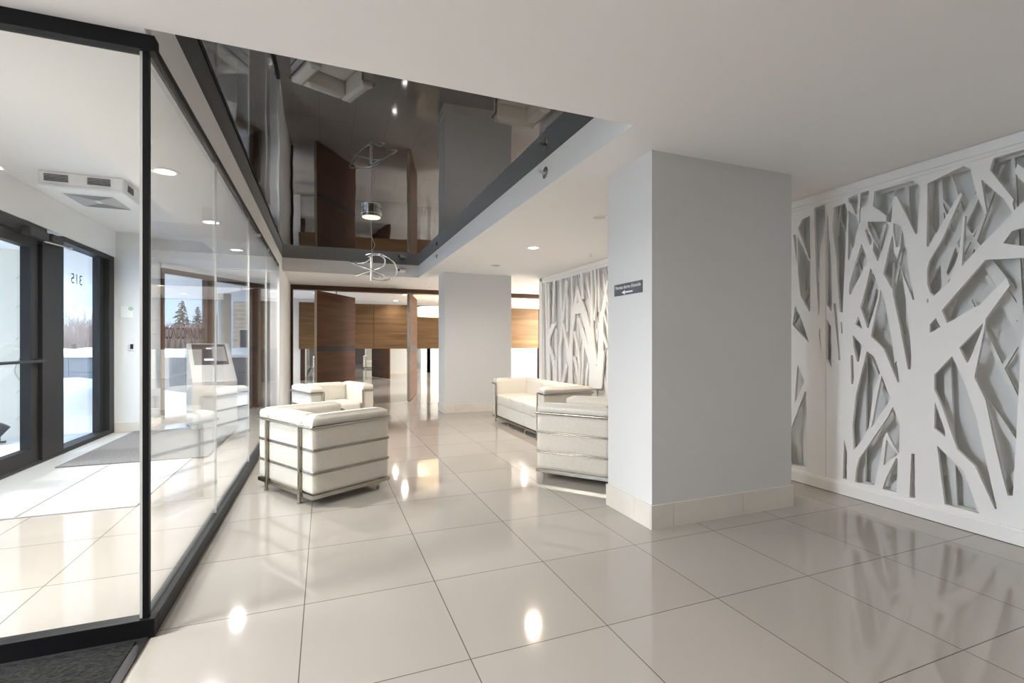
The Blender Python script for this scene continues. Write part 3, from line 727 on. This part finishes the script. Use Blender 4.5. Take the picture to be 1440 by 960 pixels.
def fill_panel(x, y, label, power, col, sx=.6, sy=.6):  # fill lights added out of view to brighten corridor, entrance and back room
    t = thing('ceiling_fill_panel', label, 'ceiling light', (x, y, CEIL), 0, 'added unseen fill light panels')
    bm = bmesh.new()
    for d in ((-sx/2-.02,sx/2+.02,-sy/2-.02,-sy/2),(-sx/2-.02,sx/2+.02,sy/2,sy/2+.02),(-sx/2-.02,-sx/2,-sy/2,sy/2),(sx/2,sx/2+.02,-sy/2,sy/2)): bx(bm, *d, -.012, 0)
    obj('frame', bm, 'plastic', t); box('diffuser', 'lamp_on', (-sx/2,sx/2,-sy/2,sy/2,-.006,-.001), t)
    l = bpy.data.lights.new('fill_light', 'AREA'); l.shape = 'RECTANGLE'; l.size = sx-.02; l.size_y = sy-.02; l.energy = power; l.color = col
    lo = bpy.data.objects.new('fill_light', l); C.objects.link(lo); lo.parent = t; lo.location = (0,0,-.013)
for x, l in ((-4.05,'added fill light panel at the far left end of the corridor'),(-3.2,'added fill light panel second from the left end of the corridor')):
    fill_panel(x, 1.75, l, 105, (1,.98,.95))
fill_panel(-2.2, 2.75, 'added fill light panel inside the entrance, out of view', 22, (.97,.99,1))
for y, l in ((10.0,'added fill light panel in the right hand bay before the door header'),(13.0,'added fill light panel deep in the right part of the back room')):
    fill_panel(7.3, y, l, 90 if y < 11 else 420, (1,.95,.88))
# ================================================================ SMALL CEILING AND WALL FITTINGS
def sprinkler(x, y, z, label):
    t = thing('ceiling_sprinkler', label, 'sprinkler', (x, y, z), 0, 'small ceiling sprinklers')
    bm = bmesh.new(); lathe(bm, [(.03,-.006),(.035,-.002),(.035,0)], 20); obj('escutcheon', bm, 'plastic', t, smooth=40)
    bm = bmesh.new(); tube(bm, [(0,0,-.005),(0,0,-.018)], .008); lathe(bm, [(.016,-.034),(.016,-.031)], 14)
    tube(bm, [(-.010,0,-.018),(-.014,0,-.024),(0,0,-.032)], .002, 6); tube(bm, [(.010,0,-.018),(.014,0,-.024),(0,0,-.032)], .002, 6)
    obj('head', bm, 'chrome', t, smooth=40)
sprinkler(1.969, 9.85, CEIL, 'small sprinkler in the ceiling left of the far column')
sprinkler(3.469, 5.853, CEIL, 'small sprinkler in the ceiling close to the carved wall')
sprinkler(-1.07, 3.707, CEIL, 'small sprinkler behind the glass wall, nearer than the lit downlights')
def side_sprinkler(y, z, label, s=1.0):
    t = thing('sidewall_sprinkler', label, 'sprinkler', (RX1, y, z), 0, 'sidewall sprinklers on the recess fascia')
    R90 = Matrix.Rotation(-PI/2, 4, 'Y')
    bm = bmesh.new(); lathe(bm, [(.042*s,0),(.042*s,.004),(.03*s,.010)], 24, mtx=R90); obj('escutcheon', bm, 'chrome', t, smooth=40)
    bm = bmesh.new(); tube(bm, [(-.008,0,0),(-.035*s,0,0)], .010*s); bx(bm, -.05*s,-.045*s,-.016*s,.016*s,-.004,.018*s)
    tube(bm, [(-.03*s,-.012*s,0),(-.047*s,-.008*s,0)], .003); tube(bm, [(-.03*s,.012*s,0),(-.047*s,.008*s,0)], .003)
    obj('head', bm, 'silver', t, smooth=40)
side_sprinkler(3.51, 2.585, 'round chrome sidewall sprinkler on the white recess fascia, nearer one', 1.15)
side_sprinkler(7.52, 2.60, 'small sidewall sprinkler near the far corner of the recess', .8)
t = thing('security_camera', 'small white bullet security camera on the far recess fascia', 'security camera', (1.33, 9.12, 2.59))
bm = bmesh.new(); lathe(bm, [(.03,0),(.03,.012)], 20, mtx=Matrix.Rotation(PI/2, 4, 'X')); tube(bm, [(0,-.01,0),(0,-.05,0),(-.02,-.07,-.01)], .008); obj('bracket', bm, 'plastic', t, smooth=40)
bm = bmesh.new(); tube(bm, [(.06,-.055,.0),(-.055,-.14,-.015)], .038, 18); obj('body', bm, 'plastic', t, smooth=40)
bm = bmesh.new(); tube(bm, [(-.055,-.14,-.015),(-.060,-.144,-.016)], .022, 18); obj('lens', bm, 'darkslot', t, smooth=40)
# air conditioning cassette
ac = thing('ceiling_air_unit', 'white box shaped ceiling air unit with dark grilles over the entrance', 'air conditioner', (-2.06, 5.86, 0))
bm = bmesh.new(); a = bx(bm, -.31, .31, -.37, .37, 2.63, 2.75)
for v in bm.verts:
    if v.co.z < 2.7: v.co.x *= .97; v.co.y *= .97
obj('casing', bm, 'plastic', ac, bevel=.012)
bm = bmesh.new(); bx(bm, -.315, .315, -.375, .375, 2.605, 2.632); obj('face_panel', bm, 'plastic', ac, bevel=.008)
bm = bmesh.new(); bx(bm, -.20, .20, -.24, .24, 2.598, 2.606); obj('intake_frame', bm, 'plastic', ac, bevel=.003)
bm = bmesh.new()
for i in range(9):
    h = .03+.155*i/8; v = h+.035
    for s_ in (-1, 1):
        bx(bm, s_*h-.004, s_*h+.004, -v, v, 2.5955, 2.5985); bx(bm, -h+.005, h-.005, s_*v-.004, s_*v+.004, 2.5955, 2.5985)
obj('intake_grille', bm, 'grey_plastic', ac)
for nm, rows in (('front', [(-.18,'y',-1),(.13,'y',-1)]), ('side', [(-.17,'x',1),(.17,'x',1)])):
    for c0, ax, s in rows:
        bm = bmesh.new()
        for i in range(5):
            z = 2.665+.013*i
            if ax == 'y': bx(bm, c0-.085, c0+.085, -.3735, -.36, z, z+.007)
            else: bx(bm, .30, .3125, c0-.07, c0+.07, z, z+.007)
        obj('grille', bm, 'darkslot', ac)
# sign on near column
sg = thing('wall_sign', 'small dark sign with white French lettering and left arrow on the near column', 'sign', (1.985, 2.845, 1.594))
box('plate', 'sign', (-.004, 0, -.166, .166, -.0415, .0415), sg)
def on_sign(bm):
    for v in bm.verts: v.co = Vector((-.0045-v.co.z*.5, -v.co.x, v.co.y))
bm = text_mesh("Panneau alarme d'incendie", .036, .0006)
xs = [v.co.x for v in bm.verts]; k = .30/(max(xs)-min(xs))
for v in bm.verts: v.co.x *= k
on_sign(bm); lt = obj('lettering', bm, 'sign_white', sg); lt.location.z = .016
bm = bmesh.new(); prism(bm, [(-.062,0),(-.022,.016),(-.022,.005),(.07,.005),(.07,-.005),(-.022,-.005),(-.022,-.016)], 0, .001); on_sign(bm)
ar = obj('arrow', bm, 'sign_white', sg); ar.location.z = -.022; ar.location.y = .01
# notice and button on the pier
nt_ = thing('wall_notice', 'white notice with a pale green disc on the entrance pier', 'notice', (-2.545, 8.128, 1.65))
box('sheet', 'paper', (-.07, .07, -.004, 0, -.08, .08), nt_)
bm = bmesh.new(); lathe(bm, [(.03,0),(.03,.003)], 20, mtx=Matrix.Translation((.045,-.004,.05)) @ Matrix.Rotation(PI/2,4,'X')); obj('disc', bm, 'green', nt_)
bt = thing('wall_switch', 'small grey framed door button on the entrance pier', 'switch', (-2.488, 8.128, 1.175))
box('plate', 'plastic', (-.03,.03,-.008,0,-.055,.055), bt, bevel=.002); box('button', 'charcoal', (-.018,.018,-.014,-.008,-.035,.035), bt, bevel=.002)
ap = thing('wall_mounted_access_hatch', 'flush white access panel on the side of the entrance pier', 'access panel', (-2.35, 8.56, 1.457))
bm = bmesh.new(); bx(bm, 0, .003, -.16, .16, -.10, .10); obj('door', bm, 'white', ap)
box('surround', 'cap', (0, .0015, -.168, .168, -.108, .108), ap)
# kiosk
ki = thing('intercom_kiosk', 'grey metal intercom kiosk with a slanted dark screen inside the entrance', 'kiosk', (-1.45, 7.93, .0185), math.radians(18))
bm = bmesh.new()
prof = [(-.0,0),(.80,0),(.80,1.20),(.74,1.20),(0,.66)]   # (depth, height)
a = [bm.verts.new((-.275, y, z)) for y, z in prof]; b = [bm.verts.new((.275, y, z)) for y, z in prof]
bm.faces.new(a); bm.faces.new(b[::-1])
for i in range(5): bm.faces.new((a[i], b[i], b[(i+1)%5], a[(i+1)%5]))
obj('cabinet', bm, 'kiosk', ki, bevel=.006)
sl = math.atan2(.54, .74); Ms = Matrix.Translation((0, 0, .66)) @ Matrix.Rotation(sl, 4, 'X')
LN = math.hypot(.54,.74)
bm = bmesh.new(); bx(bm, -.22, .22, LN*.42, LN*.97, .001, .006, Ms); obj('screen', bm, 'screen', ki)
bm = bmesh.new(); bx(bm, -.09, .07, LN*.52, LN*.57, .006, .009, Ms); obj('label_strip', bm, 'paper', ki); bm = bmesh.new(); bx(bm, -.04, .12, LN*.83, LN*.87, .006, .009, Ms); obj('label_strip', bm, 'paper', ki)
bm = bmesh.new(); bx(bm, .03, .2, LN*.5, LN*.9, .006, .010, Ms); obj('keypad', bm, 'grey_plastic', ki)
# mats
tag(box('grate_mat', 'grate', (-1.985, -1.30, 4.33, 8.0, .0005, .008)), 'light perforated floor grating, strip nearer the glass wall', 'floor grate', 'floor gratings')
tag(box('grate_mat', 'grate', (-2.66, -1.995, 4.33, 8.0, .0005, .008)), 'light perforated floor grating, strip beside the entrance door', 'floor grate', 'floor gratings')
tag(box('entrance_mat', 'greymat', (-2.43, -1.16, 5.93, 8.02, .0085, .018), bevel=.004), 'dark grey carpet mat lying on the perforated grating', 'doormat')
dm = thing('doormat', 'black ribbed doormat against the base of the glass corner', 'doormat', (0,0,0))
box('pile', 'blackmat', (-2.55, -.705, .95, 2.345, .001, .012), dm)
bm = bmesh.new()
for d in ((-2.58,-.67,2.345,2.368),(-2.58,-.67,.93,.95),(-.705,-.67,.95,2.345),(-2.58,-2.55,.95,2.345)): bx(bm, *d, .0005, .008)
obj('rubber_border', bm, 'rubber', dm)
# ================================================================ OUTSIDE
bm = bmesh.new(); nx, ny = 60, 70; gx0, gx1, gy0, gy1 = -14, -.95, -6, 15.2; grid = []
inner = [(-4.65,2.4),(-2.9,2.4),(-2.9,8.25),(-2.42,8.9),(-1.0,11.1)]
def gz(x, y):
    h = .03*noise.noise(Vector((x*.9, y*.9, 0)))
    k = max(0, min(1, (-x-3.6)/2.0))*max(0, min(1, (y-9.5)/4)); h += .40*k+.10*k*noise.noise(Vector((x*1.3, y*1.3, 4)))
    k2 = math.exp(-((x+4.6)/.8)**2-((y-12)/1.4)**2)*.25
    return h+k2-.06
for i in range(nx+1):
    row = []
    for j in range(ny+1):
        x = gx0+(gx1-gx0)*i/nx; y = gy0+(gy1-gy0)*j/ny
        row.append(bm.verts.new((x, y, gz(x, y))))
    grid.append(row)
for i in range(nx):
    for j in range(ny):
        cx = gx0+(gx1-gx0)*(i+.5)/nx; cy = gy0+(gy1-gy0)*(j+.5)/ny
        if (cx > -4.75 and cy < 2.55) or (cx > -3.0 and cy < 8.3): continue
        bm.faces.new((grid[i][j], grid[i+1][j], grid[i+1][j+1], grid[i][j+1]))
bmesh.ops.delete(bm, geom=[v for v in bm.verts if not v.link_faces], context='VERTS')
struct(obj('ground_snow', bm, 'snow', smooth=180), 'snow covered ground outside the entrance')
struct(box('ground_far', 'snow', (-70, 40, 15.1, 90, -.5, -.06)), 'far snowy ground beyond the parapet wall')
bm = bmesh.new(); prism(bm, [(-2.43,8.95),(-2.52,9.02),(-1.3,10.85),(-1.2,10.78)], -.02, .03); tag(obj('mulch_bed', bm, 'soil'), 'narrow brown mulch strip outside the angled window', 'mulch', kind='stuff')
# parapet
pw = thing('parapet_wall', 'low grey block wall with snow lying on top, outside the windows', 'wall')
pl = [(-9.5,17.6),(-4.09,15.5),(-3.43,15.05),(-1.2,14.3)]
for i in range(3):
    p, q = Vector(pl[i]), Vector(pl[i+1]); ln = (q-p).length; a = math.atan2(q.y-p.y, q.x-p.x); mt = Matrix.Translation((p.x,p.y,0)) @ Matrix.Rotation(a,4,'Z')
    bm = bmesh.new(); k = 0; 
    while k < ln-.01:
        e = min(ln, k+1.1)
        for z0_, z1_ in ((-.15,.45),(.457,.86)): bx(bm, k+.006, e-.006, 0, .3, z0_, z1_, mt)
        k = e
    obj('blocks', bm, 'concrete', pw)
    bm = bmesh.new(); bx(bm, 0, ln, -.04, .34, .86, .93, mt); obj('coping', bm, 'cap', pw)
    bm = bmesh.new(); m_ = 14; rows = []
    for s in range(m_+1):
        x = ln*s/m_; h = .17+.05*noise.noise(Vector((x*1.7+i*9, 1, 2)))
        rows.append([bm.verts.new(mt @ Vector((x, yy_, zz_))) for yy_, zz_ in ((-.05,.93),(-.04,.93+h*.75),(.08,.93+h),(.25,.93+h),(.35,.93+h*.7),(.36,.93))])
    for s in range(m_):
        for c_ in range(5): bm.faces.new((rows[s][c_], rows[s+1][c_], rows[s+1][c_+1], rows[s][c_+1]))
        bm.faces.new((rows[s][5], rows[s+1][5], rows[s+1][0], rows[s][0]))
    bm.faces.new(rows[0]); bm.faces.new(rows[-1][::-1])
    obj('snow_cap', bm, 'snow', pw, smooth=60)
# entrance canopy
cn = thing('entrance_canopy', 'broad white ribbed canopy soffit over the entrance outside', 'canopy')
arc = [(-9,3),(-8.6,9),(-7.2,12.5),(-6.45,15.97),(-6.1,17.4),(-4.95,18.88),(-3.85,19.5),(-2.5,19.9),(-.9,20.0)]
bm = bmesh.new(); prism(bm, arc+[(-.9,14.8),(-.9,3)], 3.2, 3.32); obj('soffit', bm, 'soffit', cn)
bm = bmesh.new()
for i in range(len(arc)-1):
    p, q = Vector(arc[i]), Vector(arc[i+1]); a = math.atan2(q.y-p.y, q.x-p.x)
    bx(bm, -.02, (q-p).length+.02, -.02, .06, 3.10, 3.36, Matrix.Translation((p.x,p.y,0)) @ Matrix.Rotation(a,4,'Z'))
obj('fascia', bm, 'cap', cn)
bm = bmesh.new()
for i in range(len(arc)-1):
    p, q = Vector(arc[i]), Vector(arc[i+1]); a = math.atan2(q.y-p.y, q.x-p.x)
    bx(bm, -.02, (q-p).length+.02, -.09, -.02, 3.165, 3.2, Matrix.Translation((p.x,p.y,0)) @ Matrix.Rotation(a,4,'Z'))
obj('drip_edge', bm, 'charcoal', cn)
struct(box('roof', 'cap', (-7.0, 7.5, -3.2, 3.0, 2.80, 3.15))); struct(box('roof', 'cap', (-2.9, 7.5, 3.0, 16, 2.80, 3.15)))  # first slab juts out unseen to block sun through the corridor window
bm = bmesh.new(); lathe(bm, [(.15,-.1),(.15,3.2)], 32, (-2.33,13.8,0)); tag(obj('canopy_column', bm, 'outcolumn', smooth=30), 'round concrete column holding the canopy outside the angled window', 'column')
# wing wall by the door with cable lights
tag(box('stucco_wing_wall', 'stucco', (-9, -3.72, 8.35, 8.65, -.1, 3.2)), 'pale beige stucco wall outside the glass entrance door', 'wall')
tag(box('stucco_post', 'stucco', (-3.72, -3.56, 8.30, 8.65, -.1, 3.19), bevel=.01), 'white corner post seen through the entrance door', 'post')
rp = thing('rope_light', 'clear rope light clipped down the post outside the entrance door', 'rope light', (-3.72, 8.30, 0))
bm = bmesh.new(); tube(bm, smooth_pts([(0,-.02,3.0),(0,-.02,2.0),(.005,-.02,1.4),(-.01,-.02,1.1),(-.09,-.02,.85),(.02,-.02,.62),(0,-.02,.4),(0,-.02,.2)]), .014, 8); obj('rope', bm, 'rope', rp, smooth=60)
for z in (2.55,2.1,1.72,1.3,.98,.6,.25):
    bm = bmesh.new(); tube(bm, smooth_pts([(-.06,-.04,z-.03),(-.03,-.05,z),(.02,-.05,z+.005),(.08,-.04,z-.005)]), .009, 6); obj('clip', bm, 'rope', rp, smooth=60)
fl_ = thing('ground_spotlight', 'black ground spotlight at the foot of the post outside', 'spotlight', (-3.80, 7.95, -.03), math.radians(20))
bm = bmesh.new(); tube(bm, [(0,0,0),(0,0,.10)], .012); bx(bm, -.06,.06,-.05,.05,0,.015); obj('stake', bm, 'black', fl_)
bm = bmesh.new(); tube(bm, [(-.03,0,.10),(.05,0,.22)], [.05,.06], 16); obj('head', bm, 'black', fl_, smooth=40)
# brick building
bb = thing('brick_building', 'tan brick building corner with a tall window beyond the canopy column', 'building')
box('wall', 'brick', (-3.15, 4, 20.4, 24, -.3, 6), bb)
yx = [ -3.15+.30, -3.15+.52]
box('window', 'darkslot', (-2.93, -2.68, 20.385, 20.41, -.2, 1.75), bb); box('window_trim', 'cap', (-2.97, -2.64, 20.375, 20.39, 1.75, 1.82), bb)
box('downpipe', 'cap', (-3.24, -3.16, 20.42, 20.5, -.3, 6), bb)
# conifers
def conifer(x, y, h, w, label, seed):
    rnd = random.Random(seed); t = thing('conifer_tree', label, 'tree', (x, y, -.3), 0, 'snow flecked conifers beyond the parapet')
    bm = bmesh.new(); tube(bm, [(0,0,0),(0,0,h*.5),(0,0,h)], [.10,.06,.01], 8); obj('trunk', bm, 'bark', t)
    g = bmesh.new(); sn = bmesh.new(); z = h*.98
    while z > h*.08:
        f = 1-z/h; R = w*(.06+.94*f**.85)
        for k in range(int(7+16*f)):
            a = rnd.uniform(0, 2*PI); r = R*rnd.uniform(.65,1.12); wd = .10+.14*f*w; dr = r*rnd.uniform(.15,.4)
            d = Vector((math.cos(a), math.sin(a), 0)); n_ = Vector((-d.y, d.x, 0)); base = Vector((0,0,z))
            for q in range(4):
                u0, u1 = q/4, (q+1)/4
                c0 = base+d*r*u0-Vector((0,0,dr*u0**1.3)); c1 = base+d*r*u1-Vector((0,0,dr*u1**1.3))
                s = wd*(1-u0*.75); e = s*.9
                for sd in (-1, 1):
                    tip = c0+(c1-c0)*1.2+n_*sd*e-Vector((0,0,rnd.uniform(.02,.07)))
                    vs = [g.verts.new(c0), g.verts.new(c1), g.verts.new(tip)]; g.faces.new(vs)
                    lo = [g.verts.new(c0-Vector((0,0,.015))), g.verts.new(tip-Vector((0,0,.05))), g.verts.new(c1-Vector((0,0,.02)))]; g.faces.new(lo)
            if rnd.random() < .13:
                c0 = base+d*r*.45-Vector((0,0,dr*.3)); c1 = base+d*r*.85-Vector((0,0,dr*.75))
                tube(sn, [c0+Vector((0,0,.03)), (c0+c1)/2+Vector((0,0,.05)), c1+Vector((0,0,.02))], [.02,.05+.03*f,.02], 6)
        z -= h*.028
    obj('needles', g, 'needles', t); obj('snow_clumps', sn, 'snow', t, smooth=60)
def at(px, Y): r = ray(px, 485); return r[0]/r[1]*Y
def topz(py, px, Y):
    r = ray(px, py); return EYE+r[2]/r[1]*Y
for px, py, Y, w, l, s in ((256,421,40,1.35,'tallest snow flecked conifer, seen through the left pane of the angled window',1),(278,430,42,1.1,'conifer just right of the tallest one, before the window mullion',2),(331,431,38,1.5,'dark conifer between the round canopy column and the brick building',3),(222,432,41,1.3,'conifer at the far left edge of the angled window',4),(303,440,44,1.2,'conifer peeping out between window mullion and canopy column',5)):
    conifer(at(px, Y), Y, topz(py, px, Y)+.3, w, l, s)
def bare_tree(x, y, h, label, seed, n=6):
    rnd = random.Random(seed); t = thing('bare_shrub', label, 'shrub', (x, y, -.2), 0, 'leafless shrubs beyond the parapet')
    bm = bmesh.new()
    def grow(p, d, ln, r, lv):
        q = p+d*ln; tube(bm, [p, (p+q)/2+Vector((rnd.uniform(-.03,.03),rnd.uniform(-.03,.03),0)), q], [r, r*.8, r*.55], 4, cap=False)
        if lv == 0: return
        for k in range(rnd.randint(2,4)):
            dd = (d+Vector((rnd.uniform(-.6,.6), rnd.uniform(-.6,.6), rnd.uniform(-.05,.45)))).normalized(); grow(q if k else p+d*ln*.6, dd, ln*rnd.uniform(.55,.8), r*.55, lv-1)
    for k in range(n):
        grow(Vector((rnd.uniform(-.3,.3),rnd.uniform(-.3,.3),0)), Vector((rnd.uniform(-.35,.35),rnd.uniform(-.3,.3),1)).normalized(), h*.36, .035, 4)
    return obj('branches', bm, 'twigs', t)
for px, h, l, s in ((98,2.3,'leafless shrub left in the sidelight view',1),(112,2.9,'tallest leafless shrub in the sidelight view',2),(127,2.7,'leafless shrub right in the sidelight view',3)):
    bare_tree(at(px,18.5+s*2), 18.5+s*2, h, l, s, 7)
rnd = random.Random(5); bm = bmesh.new()
for k in range(2600):
    px = rnd.uniform(80, 345) if rnd.random() < .5 else rnd.uniform(215, 345); Y = rnd.uniform(27.5, 33); x = at(px, Y); h = rnd.uniform(1.5, 2.35)
    tube(bm, [(x, Y, -.2), (x+rnd.uniform(-.25,.25), Y, h*.6), (x+rnd.uniform(-.4,.4), Y, h)], [.03,.022,.006], 3, cap=False)
tag(obj('brush_thicket', bm, 'twigs'), 'brown leafless brush massed behind the snowy parapet', 'brush', kind='stuff')
# ================================================================ SKY, SUN
W = bpy.data.worlds.new('World'); bpy.context.scene.world = W; W.use_nodes = True; nt = W.node_tree
bg = nt.nodes['Background']
tc = nt.nodes.new('ShaderNodeTexCoord'); sp_ = nt.nodes.new('ShaderNodeSeparateXYZ'); cr = nt.nodes.new('ShaderNodeValToRGB')
cr.color_ramp.elements[0].position = 0; cr.color_ramp.elements[0].color = (.50,.67,.90,1)
cr.color_ramp.elements[1].position = .35; cr.color_ramp.elements[1].color = (.27,.48,.84,1)
nz = nt.nodes.new('ShaderNodeTexNoise'); nz.inputs['Scale'].default_value = 5; nz.inputs['Detail'].default_value = 6
mp = nt.nodes.new('ShaderNodeMapping'); mp.inputs['Scale'].default_value = (1,1,3)
cl_ = nt.nodes.new('ShaderNodeValToRGB'); cl_.color_ramp.elements[0].position = .53; cl_.color_ramp.elements[1].position = .68
mx = nt.nodes.new('ShaderNodeMix'); mx.data_type = 'RGBA'; mx.inputs[7].default_value = (.93,.95,.98,1)
nt.links.new(tc.outputs['Generated'], sp_.inputs[0]); nt.links.new(sp_.outputs['Z'], cr.inputs[0])
nt.links.new(tc.outputs['Generated'], mp.inputs[0]); nt.links.new(mp.outputs[0], nz.inputs['Vector']); nt.links.new(nz.outputs['Fac'], cl_.inputs[0])
nt.links.new(cl_.outputs[0], mx.inputs[0]); nt.links.new(cr.outputs[0], mx.inputs[6]); nt.links.new(mx.outputs[2], bg.inputs[0])
bg.inputs[1].default_value = .7
# the sky is several times brighter on the sun's side
dt = nt.nodes.new('ShaderNodeVectorMath'); dt.operation = 'DOT_PRODUCT'; dt.inputs[1].default_value = (-.96,-.03,.28)
mr = nt.nodes.new('ShaderNodeMapRange'); mr.interpolation_type = 'SMOOTHSTEP'; mr.inputs['From Min'].default_value = .25; mr.inputs['From Max'].default_value = 1; mr.inputs['To Min'].default_value = 1.15; mr.inputs['To Max'].default_value = 7.0
nt.links.new(tc.outputs['Generated'], dt.inputs[0]); nt.links.new(dt.outputs['Value'], mr.inputs['Value']); nt.links.new(mr.outputs[0], bg.inputs[1])
sl_ = bpy.data.lights.new('sun', 'SUN'); sl_.energy = 2.2; sl_.angle = math.radians(1.5); sl_.color = (1,.93,.82)
so = bpy.data.objects.new('sun', sl_); C.objects.link(so)
sd = Vector((.90,-.06,-.40)); so.rotation_euler = sd.to_track_quat('-Z','Y').to_euler()
# ================================================================ CAMERA
cam = bpy.data.cameras.new('camera'); co = bpy.data.objects.new('camera', cam); C.objects.link(co)
co.location = (0,0,EYE); co.rotation_euler = (PI/2, 0, -YAW)
cam.sensor_width = 36; cam.lens = 36*FPX/1440; cam.shift_y = (CY-480)/1440; cam.clip_start = .05; cam.clip_end = 300
sc = bpy.context.scene; sc.camera = co
sc.view_settings.view_transform = 'Standard'; sc.view_settings.look = 'None'; sc.view_settings.gamma = 1
sc.view_settings.use_curve_mapping = False; sc.view_settings.exposure = 0.9
sc.cycles.max_bounces = 14; sc.cycles.diffuse_bounces = 8; sc.cycles.glossy_bounces = 8; sc.cycles.transparent_max_bounces = 24
sc.cycles.sample_clamp_indirect = 6; sc.cycles.caustics_reflective = False
